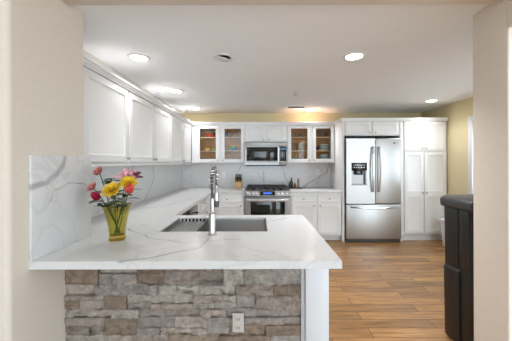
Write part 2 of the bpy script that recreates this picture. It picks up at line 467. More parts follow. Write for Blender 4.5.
def openbox(bm, x0, x1, y0, y1, z0, z1, th=.018):
    box(bm, x0, x0+th, y0, y1, z0, z1); box(bm, x1-th, x1, y0, y1, z0, z1)
    box(bm, x0+th, x1-th, y0, y0+th, z0, z1); box(bm, x0+th, x1-th, y1-th, y1, z0, z1); box(bm, x0+th, x1-th, y0+th, y1-th, z0, z0+th)
# ------------------------------------------------------------------ layout numbers
CT = .834; CB = .796                       # worktop top and underside
XL = -1.45; XR = 3.13; YB = 5.17; ZC = 2.25
JX = -1.098                                # face of the left side of the opening
RX = 1.39                                  # face of the right side of the opening
UZ0, UZ1 = 1.30, 1.985                     # wall cabinets
UYF = 4.86                                 # front of back wall cabinets' boxes
UXF = -1.21                                # front of left wall cabinets' boxes
BYF = 4.47                                 # front of back base boxes

# ------------------------------------------------------------------ the setting
bm = nb(); box(bm, -4, 4.2, -4.5, YB+.12, -.08, 0); struct('floor', bm, 'floor')
bm = nb(); box(bm, XL-.1, XR+.1, 1.56, YB+.12, ZC, ZC+.1); struct('ceiling', bm, 'ceiling')
bm = nb(); box(bm, -3.4, RX+.18, -2.6, 1.186, 2.70, 2.80); struct('ceiling', bm, 'ceiling')  # unseen living-room ceiling, added to cut sky light on the peninsula front
bm = nb(); box(bm, XL-.12, XR+.12, YB, YB+.12, 0, ZC); struct('wall_back', bm, 'yellow')
bm = nb(); box(bm, XL-.12, XL, 1.70, YB, 0, ZC); struct('wall_left', bm, 'palewall')
# right wall with its window opening
WY0, WY1, WZ0, WZ1 = 2.95, 3.93, .80, 1.90
bm = nb()
box(bm, XR, XR+.14, 1.75, WY0, 0, ZC); box(bm, XR, XR+.14, WY1, YB, 0, ZC)
box(bm, XR, XR+.14, WY0, WY1, 0, WZ0); box(bm, XR, XR+.14, WY0, WY1, WZ1, ZC)
struct('wall_right', bm, 'yellow')
# the thick wall ends either side of the opening
def bull(bm, x0, x1, y0, y1, z0, z1, corners, r=.022):
    """wall block with chosen vertical corners rounded"""
    pts = []
    for (x, y, key, a0) in ((x0, y0, 'sw', 180), (x1, y0, 'se', 270), (x1, y1, 'ne', 0), (x0, y1, 'nw', 90)):
        if key in corners:
            cx = x+r if x == x0 else x-r; cy = y+r if y == y0 else y-r
            for k in range(7): pts.append((cx+r*math.cos(R(a0+15*k)), cy+r*math.sin(R(a0+15*k))))
        else: pts.append((x, y))
    hexa(bm, [(x, y, z0) for x, y in pts], [(x, y, z1) for x, y in pts])
bm = nb(); bull(bm, -3.4, JX, 1.186, 1.70, 0, 2.9, ('se',)); struct('wall_opening_left', bm, 'beige')
bm = nb(); bull(bm, RX, RX+.85, 1.50, 1.75, 0, 2.9, ('nw', 'sw'), .012); struct('wall_opening_right', bm, 'beige')
bm = nb(); box(bm, RX, RX+.18, -.6, 1.50, 2.05, 2.9); box(bm, RX, RX+.18, -4.5, -.6, 0, 2.9); struct('wall_passage_light_block', bm, 'beige')  # header over the passage; lower length unseen, added to block light from the right
bm = nb(); box(bm, -2.0, -1.9, -4.5, 1.185, 0, 2.699); struct('wall_light_block_left', bm, 'beige')  # unseen wall added to shade the peninsula and wall fronts from the left
bm = nb(); box(bm, JX, RX, 1.20, 1.56, 2.212, 2.9, .006); struct('wall_header', bm, 'beige')
# skirting seen low on the right
bm = nb(); box(bm, XR-.014, XR, 1.76, 4.44, 0, .09, .003); struct('baseboard_right', bm, 'trimwhite')
# window in the right wall
bm = nb()
cw = .075
for y0, y1, z0, z1 in ((WY0-cw, WY0, WZ0-cw, WZ1+cw), (WY1, WY1+cw, WZ0-cw, WZ1+cw), (WY0, WY1, WZ1, WZ1+cw), (WY0, WY1, WZ0-cw, WZ0)):
    box(bm, XR-.018, XR, y0, y1, z0, z1, .003)
win = struct('window_1', bm, 'trimwhite')
bm = nb()
box(bm, XR+.05, XR+.09, WY0, WY0+.05, WZ0, WZ1); box(bm, XR+.05, XR+.09, WY1-.05, WY1, WZ0, WZ1)
box(bm, XR+.05, XR+.09, WY0, WY1, WZ1-.05, WZ1); box(bm, XR+.05, XR+.09, WY0, WY1, WZ0, WZ0+.05)
box(bm, XR+.052, XR+.088, (WY0+WY1)/2-.025, (WY0+WY1)/2+.025, WZ0, WZ1)
struct('window_frame', bm, 'trimwhite', win)
bm = nb(); box(bm, XR+.066, XR+.072, WY0+.04, WY1-.04, WZ0+.04, WZ1-.04); struct('pane', bm, 'windowglass', win)
bm = nb(); box(bm, XR-.05, XR+.05, WY0-.05, WY1+.05, WZ0-.022, WZ0, .004); struct('window_sill', bm, 'trimwhite', win)

# splashbacks in veined quartz
bm = nb(); box(bm, JX+.0005, -1.083, 1.291, 1.755, CT, 1.345, .002); struct('trim_1', bm, 'marble')
bm = nb(); box(bm, XL, XL+.015, 1.701, YB, CT, UZ0); struct('trim_2', bm, 'marble')
bm = nb(); box(bm, XL+.015, 1.38, YB-.015, YB, CT, UZ0); struct('trim_3', bm, 'marble')
# crown moulding round the top of the wall cabinets
def crown(bm, path, z0, z1, out):
    """path: list of (x, y, nx, ny): outline of the cabinet fronts with outward offsets at mitres"""
    prof = [(0, z0), (.006, z0), (.008, z0+.014), (.016, z0+.022), (out-.008, z1-.018), (out, z1-.014), (out, z1), (-.03, z1), (-.03, z0)]
    rings = [[bm.verts.new((x+nx*o, y+ny*o, z)) for o, z in prof] for x, y, nx, ny in path]
    n = len(prof)
    for a, b in zip(rings[:-1], rings[1:]):
        for k in range(n): bm.faces.new((a[k], a[(k+1) % n], b[(k+1) % n], b[k]))
    bm.faces.new(rings[0]); bm.faces.new(rings[-1])
bm = nb()
dxf, dyf = UXF+.02, UYF-.02
crown(bm, [(dxf, 1.72, 1, 0), (dxf, dyf, 1, -1), (1.38, dyf, -1, -1), (1.38, 4.43, -1, -1), (3.11, 4.43, 0, -1)], 1.972, 2.030, .026)
struct('trim_4', bm, 'white')
# light rail under the left wall cabinets
bm = nb(); box(bm, UXF-.005, UXF+.017, 1.72, UYF-.025, 1.278, 1.30, .003)
struct('trim_5', bm, 'white')

# the half wall with its ledger stone face
bm = nb(); box(bm, JX, .345, 1.60, 1.72, 0, CB); struct('wall_peninsula', bm, 'trimwhite')
random.seed(11)
def ledger():
    bm = nb(); lay = bm.loops.layers.float_color.new('stone_colour')
    pal = [(.47, .395, .34), (.53, .455, .40), (.42, .345, .29), (.56, .50, .445), (.37, .275, .205), (.49, .405, .34), (.46, .405, .365), (.37, .285, .215)]
    def stone(x0, x1, z0, z1):
        g = .0008
        x0 += g; x1 -= g; z0 += g; z1 -= g
        y = 1.546-random.uniform(0, .030)
        tone = random.uniform(.80, 1.18)
        wt = [5, 6, 3, 5, 2 if x0 < -.1 else 6, 5, 5, 1 if x0 < -.1 else 3]
        c = random.choices(pal, wt)[0]; c = tuple(v*tone*.74 for v in c)
        nx = max(4, int((x1-x0)/.009)); nz = max(4, int((z1-z0)/.009))
        sd = random.uniform(0, 50); rough = random.choice((.008, .014, .03, .05))
        tilt = random.uniform(-.06, .06)
        vg = []
        for j in range(nz+1):
            row = []
            for i in range(nx+1):
                a = i/nx; b = j/nz
                x = x0+(x1-x0)*a; z = z0+(z1-z0)*b
                e = min(a*(x1-x0), (1-a)*(x1-x0), b*(z1-z0), (1-b)*(z1-z0))
                edge = .0045*max(0, 1-e/.004)*random.uniform(.3, 1.5)
                n = noise.ridged_multi_fractal(Vector((x*9+sd, z*17, sd)), .8, 2.1, 5, 1.0, 2.0)*.5-.6
                jit = 0 if 0 < i < nx and 0 < j < nz else .0012
                row.append(bm.verts.new((x, y+edge-rough*n+tilt*(x-(x0+x1)/2)*.5, z+random.uniform(-jit, jit))))
            vg.append(row)
        fs = []
        for j in range(nz):
            for i in range(nx): fs.append(bm.faces.new((vg[j][i], vg[j][i+1], vg[j+1][i+1], vg[j+1][i])))
        rim = [vg[0][i] for i in range(nx+1)]+[vg[j][nx] for j in range(1, nz+1)]+[vg[nz][i] for i in range(nx-1, -1, -1)]+[vg[j][0] for j in range(nz-1, 0, -1)]
        bk = [bm.verts.new((v.co.x, 1.60, v.co.z)) for v in rim]
        for k in range(len(rim)):
            k2 = (k+1) % len(rim); fs.append(bm.faces.new((rim[k], bk[k], bk[k2], rim[k2])))
        for f in fs:
            for l in f.loops: l[lay] = (*c, 1)
    z = CB; 
    while z > .02:
        h = random.choice((.048, .058, .066, .082, .10)); 
        if z-h < .03: h = z
        x = JX
        while x < .24-1e-4:
            L_ = random.uniform(.10, .40)
            if .24-(x+L_) < .07: L_ = .24-x
            if h > .068 and random.random() < .40:          # two thin stones, one on the other
                m_ = z-h*random.uniform(.35, .65); stone(x, x+L_, m_, z); 
                if L_ > .2:
                    q = x+L_*random.uniform(.35, .65); stone(x, q, z-h, m_); stone(q, x+L_, z-h, m_)
                else: stone(x, x+L_, z-h, m_)
            else: stone(x, x+L_, z-h, z)
            x += L_
        z -= h
    return bm
o = ob('trim_6', ledger(), 'stone', recalc=True, sharp=1.0); o['kind'] = 'structure'
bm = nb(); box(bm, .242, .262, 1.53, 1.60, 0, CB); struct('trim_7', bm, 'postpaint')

# ------------------------------------------------------------------ worktops
def worktop(xs, ys, cells, bev=.003):
    bm = nb(); vt = {}; vb = {}
    def g(d, i, j, z):
        if (i, j) not in d: d[(i, j)] = bm.verts.new((xs[i], ys[j], z))
        return d[(i, j)]
    for i, j in cells:
        bm.faces.new([g(vt, a, b, CT) for a, b in ((i, j), (i+1, j), (i+1, j+1), (i, j+1))])
        bm.faces.new([g(vb, a, b, CB) for a, b in ((i, j), (i, j+1), (i+1, j+1), (i+1, j))])
        for di, dj, e in ((-1, 0, ((i, j+1), (i, j))), (1, 0, ((i+1, j), (i+1, j+1))), (0, -1, ((i, j), (i+1, j))), (0, 1, ((i+1, j+1), (i, j+1)))):
            if (i+di, j+dj) not in cells:
                (a, b), (c, d) = e
                bm.faces.new((g(vt, a, b, CT), g(vb, a, b, CB), g(vb, c, d, CB), g(vt, c, d, CT)))
    es = [e for e in bm.edges if len(e.link_faces) == 2 and e.calc_face_angle(0) > 1.2 and all(abs(v.co.z-CT) < 1e-5 for v in e.verts)]
    bmesh.ops.bevel(bm, geom=es, offset=bev, segments=2, profile=.5, affect='EDGES')
    return bm
SX0, SX1, SY0, SY1 = -.68, .065, 1.845, 2.32
xs = [XL+.015, JX+.0005, -.75, SX0, SX1, -.232, .401]
xs = sorted(xs); ys = [1.29, 1.702, SY0, SY1, 2.42, 4.45, YB-.015]
cells = set()
for i in range(len(xs)-1):
    for j in range(len(ys)-1):
        cx = (xs[i]+xs[i+1])/2; cy = (ys[j]+ys[j+1])/2
        inp = cy < 2.42 and (cx > JX or cy > 1.702)
        inl = cx < -.75 and cy > 1.702
        inb = cx < -.232 and cy > 4.45
        if SX0 < cx < SX1 and SY0 < cy < SY1: continue
        if inp or inl or inb: cells.add((i, j))
single('worktop', worktop(xs, ys, cells), 'marble', 'long white veined quartz worktop wrapping peninsula with sink and left wall', 'worktop', (-.3, 1.8, CB))
bm = nb(); box(bm, .541, 1.378, 4.45, YB-.015, CB, CT, .003)
single('worktop', bm, 'marble', 'short white quartz worktop between the range and the refrigerator', 'worktop', (.96, 4.8, CB))

# ------------------------------------------------------------------ left wall cabinets
FXD = FX(UXF)
def left_upper(y0, y1, doors, label):
    t = thing('wall_cabinet', label, 'cabinet', (XL, (y0+y1)/2, UZ0), None)
    bm = nb(); box(bm, XL+.001, UXF, y0+.0005, y1-.0005, UZ0, UZ1, .001); ob('cabinet_body', bm, 'white', t)
    for a0, a1, ka in doors: door(t, FXD, a0, a1, 1.312, 1.968, ka, 1.345)
    return t
left_upper(1.72, 2.491, [(1.845, 2.478, 2.448)], 'white wall cabinet with one wide door, nearest the camera on the left wall')
left_upper(2.491, 3.68, [(2.505, 3.080, 3.052), (3.092, 3.667, 3.120)], 'white two-door wall cabinet in the middle of the left wall')
left_upper(3.68, UYF-.001, [(3.694, 4.272, 4.244), (4.284, 4.815, 4.312)], 'white two-door wall cabinet at far end of left wall, by the back corner')

# ------------------------------------------------------------------ back wall cabinets
FYD = FY(UYF)
def glass_cabinet(x0, x1, doors, label):
    t = thing('display_cabinet', label, 'cabinet', ((x0+x1)/2, YB, UZ0))
    bm = nb(); carcass(bm, x0, x1, UYF+.022, YB-.001, UZ0, UZ1, '-y'); ob('cabinet_interior', bm, 'maple', t)
    bm = nb()
    box(bm, x0, x1, UYF, UYF+.0215, UZ1-.03, UZ1); box(bm, x0, x1, UYF, UYF+.0215, UZ0, UZ0+.03)
    mid = (doors[0][1]+doors[1][0])/2
    for a, b in ((x0, doors[0][0]+.016), (mid-.022, mid+.022), (x1-.03, x1)): box(bm, a, b, UYF, UYF+.0215, UZ0+.03, UZ1-.03)
    ob('face_frame', bm, 'white', t)
    for z in (1.508, 1.752):
        bm = nb(); box(bm, x0+.0185, x1-.0185, UYF+.03, YB-.02, z, z+.016, .001); ob('shelf', bm, 'shelfedge', t)
    for a0, a1, ka in doors:
        bm = nb(); framed(bm, FYD, a0, a1, 1.312, 1.968, fw=.052, hole=True); d = ob('door', bm, 'white', t)
        bm = nb(); box(bm, a0+.055, a1-.055, UYF-.010, UYF-.007, 1.367, 1.913); ob('glass_pane', bm, 'glass', d)
        knob(FYD, ka, 1.345, d)
    return t
GL = glass_cabinet(-1.188, -.236, [(-1.098, -.700, -.722), (-.654, -.250, -.630)], 'white glass-door cabinet with coloured bowls, left of the microwave')
GR = glass_cabinet(.526, 1.378, [(.540, .945, .918), (.985, 1.366, 1.010)], 'white glass-door cabinet with glasses and plates, right of the microwave')
t = thing('wall_cabinet', 'small white two-door wall cabinet above the microwave', 'cabinet', (.145, YB, 1.675))
bm = nb(); box(bm, -.235, .525, UYF, YB-.001, 1.675, UZ1, .001); ob('cabinet_body', bm, 'white', t)
door(t, FYD, -.222, .139, 1.690, 1.968, .098, 1.716); door(t, FYD, .151, .512, 1.690, 1.968, .192, 1.716)

# over the refrigerator, with the two tall side panels
FYP = FY(4.45)
t = thing('refrigerator_surround', 'white cabinet with tall side panels built around the refrigerator', 'cabinet', (1.875, YB, 0))
for x0, x1 in ((1.380, 1.418), (2.334, 2.372)):
    bm = nb(); box(bm, x0, x1, 4.43, YB-.001, 0, UZ1, .002); ob('side_panel', bm, 'white', t)
bm = nb(); box(bm, 1.419, 2.333, 4.45, YB-.001, 1.742, UZ1); ob('cabinet_body', bm, 'white', t)
door(t, FYP, 1.440, 1.868, 1.755, 1.968, 1.828, 1.790, .05); door(t, FYP, 1.882, 2.318, 1.755, 1.968, 1.922, 1.790, .05)

# pantry
t = thing('pantry_cabinet', 'tall white four-door pantry cabinet right of the refrigerator', 'cabinet', (2.74, YB, 0))
bm = nb(); box(bm, 2.374, 3.11, 4.45, YB-.001, .11, UZ1, .002); ob('cabinet_body', bm, 'white', t)
bm = nb(); box(bm, 2.376, 3.108, 4.515, YB-.001, 0, .109); ob('toe_kick', bm, 'white', t)
for a0, a1, ka in ((2.405, 2.718, 2.692), (2.732, 3.084, 2.760)):
    door(t, FYP, a0, a1, 1.495, 1.968, ka, 1.528, .05)
    door(t, FYP, a0, a1, .145, 1.470, ka, .800, .05, midrail=.783)

# ------------------------------------------------------------------ base cabinets
FB = FY(BYF)
t = thing('base_cabinet', 'white base cabinet with two drawers and two doors, between range and refrigerator', 'cabinet', (.96, YB, 0))
bm = nb(); box(bm, .541, 1.378, BYF, YB-.001, .09, CB-.001); ob('cabinet_body', bm, 'white', t)
bm = nb(); box(bm, .541, 1.378, BYF+.075, YB-.001, 0, .089); ob('toe_kick', bm, 'white', t)
drawer(t, FB, .562, .955, .648, .782, .752, .700); drawer(t, FB, .985, 1.364, .648, .782, 1.174, .706)
door(t, FB, .562, .955, .112, .628, .920, .592); door(t, FB, .985, 1.364, .112, .628, 1.020, .592)
t = thing('base_cabinet', 'white base cabinet under the knife block, left of the range', 'cabinet', (-.49, YB, 0))
bm = nb(); box(bm, -.749, -.232, BYF, YB-.001, .09, CB-.001); ob('cabinet_body', bm, 'white', t)
bm = nb(); box(bm, -.749, -.232, BYF+.075, YB-.001, 0, .089); ob('toe_kick', bm, 'white', t)
drawer(t, FB, -.655, -.247, .648, .782, -.51, .700); door(t, FB, -.655, -.247, .112, .628, -.285, .592)
t = thing('base_cabinet', 'white base cabinet in the left corner beyond the dishwasher', 'cabinet', (XL, 3.95, 0))
FD = FX(-.772)
bm = nb(); box(bm, XL+.001, -.772, 3.345, YB-.001, .09, CB-.001); ob('cabinet_body', bm, 'white', t)
bm = nb(); box(bm, XL+.001, -.85, 3.345, YB-.001, 0, .089); ob('toe_kick', bm, 'white', t)
drawer(t, FD, 3.50, 3.92, .648, .782, 3.71, .745); door(t, FD, 3.50, 3.92, .112, .628, 3.88, .592)
# peninsula cabinets facing the kitchen (hollow so the bowl hangs inside)
t = thing('base_cabinet', 'white peninsula base cabinet under the sink, closed by a white end post', 'cabinet', (-.2, 2.05, 0))
bm = nb(); openbox(bm, -.749, .375, 1.721, 2.37, .09, CB-.001); ob('cabinet_body', bm, 'white', t)
bm = nb(); box(bm, -.749, .375, 1.73, 2.30, 0, .089); ob('toe_kick', bm, 'white', t)
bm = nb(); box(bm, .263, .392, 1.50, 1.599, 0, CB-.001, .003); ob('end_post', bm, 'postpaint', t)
bm = nb(); box(bm, .376, .392, 1.601, 2.38, 0, CB-.001, .002); ob('end_panel', bm, 'white', t)
FP = FNY(2.37)
for a0, a1, ka in ((-.73, -.32, -.35), (-.31, .10, -.28), (.11, .37, .14)): door(t, FP, a0, a1, .112, .78, ka, .72)
t = thing('base_cabinet', 'white base cabinet under left worktop, near side of the dishwasher', 'cabinet', (XL, 2.2, 0))
bm = nb(); box(bm, XL+.001, -.772, 1.702, 2.718, .09, CB-.001); ob('cabinet_body', bm, 'white', t)
bm = nb(); box(bm, XL+.001, -.85, 1.702, 2.718, 0, .089); ob('toe_kick', bm, 'white', t)
door(t, FD, 2.41, 2.70, .112, .78, 2.66, .72)

# dishwasher
t = thing('dishwasher', 'stainless and black dishwasher under the left worktop', 'dishwasher', (-1.1, 3.03, 0))
bm = nb(); box(bm, XL+.02, -.775, 2.722, 3.342, .09, CB-.001); ob('tub', bm, 'darkgrey', t)
bm = nb(); box(bm, XL+.02, -.86, 2.722, 3.342, 0, .089); ob('toe_kick', bm, 'black', t)
bm = nb(); box(bm, -.7745, -.748, 2.726, 3.338, .10, .66, .004); d = ob('door', bm, 'steelh', t)
bm = nb(); box(bm, -.7745, -.745, 2.726, 3.338, .665, .790, .004); ob('control_panel', bm, 'blackglass', t)
bm = nb(); tube(bm, [(-.7475, 2.80, .70), (-.71, 2.81, .70), (-.70, 3.03, .70), (-.71, 3.25, .70), (-.7475, 3.26, .70)], .011); ob('handle', bm, 'chrome', d)

# ------------------------------------------------------------------ refrigerator
t = thing('refrigerator', 'stainless french-door refrigerator with ice dispenser between white panels', 'refrigerator', (1.875, 4.8, 0))
fx0, fx1, fm = 1.432, 2.320, 1.898
bm = nb(); box(bm, fx0+.004, fx1-.004, 4.445, 5.10, .02, 1.705, .004); ob('fridge_body', bm, 'darkgrey', t)
bm = nb(); box(bm, fx0+.02, fx1-.02, 4.41, 4.444, .0, .055, .004); ob('toe_grille', bm, 'darkgrey', t)
def ddoor(x0, x1, z0, z1, cut=None):
    bm = nb(); box(bm, x0, x1, 4.372, 4.444, z0, z1, .012, 3); return bm
# left door is built round the dispenser recess
DX0, DX1, DZ0, DZ1 = 1.515, 1.762, .930, 1.296
bm = nb()
yf, yb = 4.372, 4.444
def cellface(xs_, zs_, skip):
    vv = {}
    for i in range(len(xs_)):
        for j in range(len(zs_)):
            vv[i, j] = (bm.verts.new((xs_[i], yf, zs_[j])), bm.verts.new((xs_[i], yb, zs_[j])))
    for i in range(len(xs_)-1):
        for j in range(len(zs_)-1):
            if (i, j) == skip: continue
            for s in (0, 1): bm.faces.new([vv[a, b][s] for a, b in ((i, j), (i+1, j), (i+1, j+1), (i, j+1))])
            for di, dj, (p, q) in ((-1, 0, ((i, j), (i, j+1))), (1, 0, ((i+1, j), (i+1, j+1))), (0, -1, ((i, j), (i+1, j))), (0, 1, ((i, j+1), (i+1, j+1)))):
                n = (i+di, j+dj)
                if n == skip or not (0 <= n[0] < len(xs_)-1 and 0 <= n[1] < len(zs_)-1):
                    bm.faces.new((vv[p][0], vv[q][0], vv[q][1], vv[p][1]))
cellface([fx0, DX0, DX1, fm-.003], [.632, DZ0, DZ1, 1.690], (1, 1))
es = [e for e in bm.edges if len(e.link_faces) == 2 and e.calc_face_angle(0) > 1.2 and all(abs(v.co.y-yf) < 1e-5 for v in e.verts)]
bmesh.ops.bevel(bm, geom=es, offset=.010, segments=3, profile=.5, affect='EDGES')
dl = ob('door', bm, 'steel', t)
bm = nb()
box(bm, DX0-.001, DX1+.001, 4.366, 4.442, 1.170, DZ1+.001, .004)                    # black control head
box(bm, DX0+.055, DX1-.055, 4.395, 4.424, 1.10, 1.169, .004)
disp = ob('dispenser', bm, 'black', dl)
bm = nb(); box(bm, DX0+.001, DX1-.001, 4.425, 4.442, DZ0+.001, 1.169); ob('dispenser_back', bm, 'steelh', dl)
bm = nb(); box(bm, DX0+.001, DX1-.001, 4.362, 4.424, DZ0+.001, DZ0+.020, .003)
box(bm, DX0+.001, DX0+.02, 4.372, 4.424, DZ0+.021, 1.168); box(bm, DX1-.02, DX1-.001, 4.372, 4.424, DZ0+.021, 1.168)
ob('dispenser_tray', bm, 'steelh', dl)
bm = nb()
for k in range(5): box(bm, DX0+.03+k*.04, DX0+.05+k*.04, 4.3645, 4.3662, 1.215, 1.228)
box(bm, DX0+.03, DX1-.03, 4.3645, 4.3662, 1.255, 1.262)
ob('dispenser_buttons', bm, 'whiteware', dl)
bm = ddoor(fm+.003, fx1, .632, 1.690); dr = ob('door', bm, 'steel', t)
bm = nb(); lathe(bm, [(.017, 0), (.017, .0012), (.012, .0015), (.012, .001), (0, .001)], (2.205, 4.3725, 1.615), 20, '-y')
box(bm, 2.228, 2.234, 4.371, 4.3725, 1.607, 1.623); box(bm, 2.240, 2.246, 4.371, 4.3725, 1.607, 1.619); box(bm, 2.252, 2.258, 4.371, 4.3725, 1.607, 1.623)
ob('emblem', bm, 'badge', dr)
bm = ddoor(fx0, fx1, .058, .620); fz = ob('freezer_drawer', bm, 'steel', t)
for a, dd, s in ((fm-.048, dl, -1), (fm+.048, dr, 1)):
    bm = nb(); pts = [(a, 4.374, .835)]
    for k in range(13):
        f = k/12; pts.append((a+s*.010*math.sin(PI*f), 4.335-.030*math.sin(PI*f), .835+.71*f))
    pts.append((a, 4.374, 1.545)); tube(bm, pts, .0145, 10); ob('handle', bm, 'faucetsteel', dd)
bm = nb(); pts = [(1.50, 4.374, .583)]
for k in range(13):
    f = k/12; pts.append((1.50+.752*f, 4.335-.022*math.sin(PI*f), .583-.016*math.sin(PI*f)))
pts.append((2.252, 4.374, .583)); tube(bm, pts, .0135, 10); ob('handle', bm, 'faucetsteel', fz)

# ------------------------------------------------------------------ microwave
t = thing('microwave', 'stainless over-range microwave with black window below small cabinet', 'microwave', (.145, 4.95, 1.252))
mx0, mx1, mz0, mz1 = -.233, .523, 1.256, 1.670
bm = nb(); box(bm, mx0, mx1, 4.785, YB-.016, mz0, mz1, .003); ob('microwave_body', bm, 'steelh', t)
bm = nb(); box(bm, mx0+.02, mx1-.02, 4.79, 5.12, 1.243, mz0-.0005, .002); ob('underside_vent', bm, 'black', t)
bm = nb(); box(bm, mx0, mx1, 4.76, 4.7845, mz1-.072, mz1, .004); ob('top_vent', bm, 'steelh', t)
bm = nb(); framed(bm, FY(4.7845), mx0, .372, mz0+.002, mz1-.074, t=.026, fw=.05, rec=.006); dd = ob('door', bm, 'steelh', t)
bm = nb(); box(bm, mx0+.030, .345, 4.756, 4.7584, mz0+.078, mz1-.092, .0008); ob('window_glass', bm, 'blackglass', dd)
bm = nb(); pts = [(.357, 4.757, mz0+.06), (.357, 4.728, mz0+.065), (.357, 4.722, 1.44), (.357, 4.728, mz1-.10), (.357, 4.757, mz1-.095)]; tube(bm, pts, .009); ob('handle', bm, 'chrome', dd)
bm = nb(); box(bm, .375, mx1, 4.76, 4.7845, mz0+.002, mz1-.074, .003); cp = ob('control_panel', bm, 'steelh', t)
bm = nb(); box(bm, .390, .500, 4.757, 4.7595, mz0+.075, mz1-.09, .0008); kp = ob('keypad', bm, 'blackglass', cp)
bm = nb(); box(bm, .400, .490, 4.755, 4.7568, mz1-.145, mz1-.105); ob('display', bm, 'display2', cp)
bm = nb()
for i in range(3):
    for j in range(4): box(bm, .403+i*.031, .425+i*.031, 4.7555, 4.7568, mz0+.092+j*.034, mz0+.104+j*.034)
bm.free()

# ------------------------------------------------------------------ range
t = thing('gas_range', 'stainless slide-in gas range with black grates and front knobs', 'range', (.155, 4.8, 0))
rx0, rx1 = -.226, .536
bm = nb(); box(bm, rx0, rx1, 4.46, 5.13, .06, .828, .002); ob('range_body', bm, 'steelh', t)
bm = nb(); box(bm, rx0+.02, rx1-.02, 4.50, 5.10, 0, .059); ob('toe_kick', bm, 'black', t)
bm = nb(); box(bm, rx0, rx1, 4.42, 5.14, .829, .846, .004); ob('cooktop', bm, 'black', t)
bm = nb()
prof = [(4.459, .742), (4.400, .748), (4.388, .760), (4.412, .842), (4.419, .8455), (4.459, .828)]
hexa(bm, [(rx0, y, z) for y, z in prof], [(rx1, y, z) for y, z in prof], .002); cp = ob('control_panel', bm, 'steelh', t)
slope = Vector((0, .024, .082)).normalized(); nrm = Vector((0, -.082, .024)).normalized()
def onpanel(x, h, out): p = Vector((x, 4.388, .760))+slope*h+nrm*out; return p
for x in (-.150, -.084, -.020, .332, .400, .466):
    bm = nb(); c = onpanel(x, .042, 0)
    tube(bm, [c, c+nrm*.006], .027, 18); tube(bm, [c+nrm*.006, c+nrm*.010, c+nrm*.034, c+nrm*.038], [.017, .022, .019, .012], 18)
    ob('knob', bm, 'chrome', t)
def panel_quad(x0, x1, h0, h1, o0, o1):
    bm = nb(); hexa(bm, [onpanel(x, h, o0) for x, h in ((x0, h0), (x1, h0), (x1, h1), (x0, h1))], [onpanel(x, h, o1) for x, h in ((x0, h0), (x1, h0), (x1, h1), (x0, h1))]); return bm
ob('display_glass', panel_quad(.030, .278, .008, .078, .0005, .003), 'blackglass', cp)
ob('display', panel_quad(.085, .222, .030, .062, .0035, .0045), 'display', cp)
bm = nb(); framed(bm, FY(4.4595), rx0+.012, rx1-.012, .205, .735, t=.045, fw=.09, rec=.004); dd = ob('oven_door', bm, 'steelh', t)
bm = nb(); box(bm, -.122, .438, 4.411, 4.4135, .330, .662, .0008); ob('window_glass', bm, 'blackglass', dd)
bm = nb(); tube(bm, [(-.17, 4.415, .698), (-.17, 4.372, .698), (-.165, 4.364, .698), (.475, 4.364, .698), (.48, 4.372, .698), (.48, 4.415, .698)], .0125, 12); ob('handle', bm, 'chrome', dd)
bm = nb(); framed(bm, FY(4.4595), rx0+.012, rx1-.012, .068, .198, t=.04, slab=True); ob('warming_drawer', bm, 'steelh', t)
for gx0, gx1 in ((rx0+.03, rx0+.265), (rx0+.272, rx1-.272), (rx1-.265, rx1-.03)):
    bm = nb(); y0, y1 = 4.47, 5.09; z = .888
    for p, q in (((gx0, y0), (gx1, y0)), ((gx1, y0), (gx1, y1)), ((gx1, y1), (gx0, y1)), ((gx0, y1), (gx0, y0)), ((gx0, (y0+y1)/2), (gx1, (y0+y1)/2)), (((gx0+gx1)/2, y0), ((gx0+gx1)/2, y1)), ((gx0, y0+.15), (gx1, y0+.15)), ((gx0, y1-.15), (gx1, y1-.15))):
        if p[0] == q[0]: box(bm, p[0]-.007, p[0]+.007, min(p[1], q[1]), max(p[1], q[1]), z-.012, z, .002)
        else: box(bm, min(p[0], q[0]), max(p[0], q[0]), p[1]-.007, p[1]+.007, z-.012, z, .002)
    for x in (gx0, gx1):
        for y in (y0, y1): box(bm, x-.008, x+.008, y-.008, y+.008, .8465, z-.006)
    ob('grate', bm, 'iron', t)
for x, y in ((-.08, 4.62), (-.08, 4.93), (.155, 4.78), (.39, 4.62), (.39, 4.93)):
    bm = nb(); lathe(bm, [(.05, 0), (.05, .008), (.034, .010), (.036, .020), (.03, .024), (0, .025)], (x, y, .8462), 20); ob('burner', bm, 'iron', t)

# ------------------------------------------------------------------ sink, colander, tap
def tray(bm, x0, x1, y0, y1, z0, z1, th, r=.03):
    """open-topped rounded pan"""
    def loop(ins, z):
        pts = []
        rr = max(.004, r-ins)
        for cx, cy, a0 in ((x1-ins-rr, y1-ins-rr, 0), (x0+ins+rr, y1-ins-rr, 90), (x0+ins+rr, y0+ins+rr, 180), (x1-ins-rr, y0+ins+rr, 270)):
            for k in range(6): pts.append(bm.verts.new((cx+rr*math.cos(R(a0+18*k)), cy+rr*math.sin(R(a0+18*k)), z)))
        return pts
    rings = [loop(.012, z0), loop(0, z0+.012), loop(0, z1), loop(th, z1), loop(th, z0+.014+th), loop(th+.012, z0+th)]
    n = len(rings[0])
    for a, b in zip(rings[:-1], rings[1:]):
        for k in range(n): bm.faces.new((a[k], a[(k+1) % n], b[(k+1) % n], b[k]))
    bm.faces.new(rings[0]); bm.faces.new(rings[-1])
t = thing('kitchen_sink', 'undermount stainless single-bowl sink set in the peninsula worktop', 'sink', ((SX0+SX1)/2, (SY0+SY1)/2, .62))
bm = nb(); tray(bm, SX0+.0015, SX1-.0015, SY0+.0015, SY1-.0015, .60, CT-.012, .004, .02); ob('bowl', bm, 'sinksteel', t)
bm = nb(); lathe(bm, [(.055, .0), (.055, .003), (.045, .004), (.036, .001), (0, .001)], (-.22, 2.10, .6045), 24); ob('drain', bm, 'chrome', t)
M['perf'] = perforated()
t = thing('colander', 'perforated steel colander tray resting over left end of the sink', 'colander', (-.56, 2.08, .79))
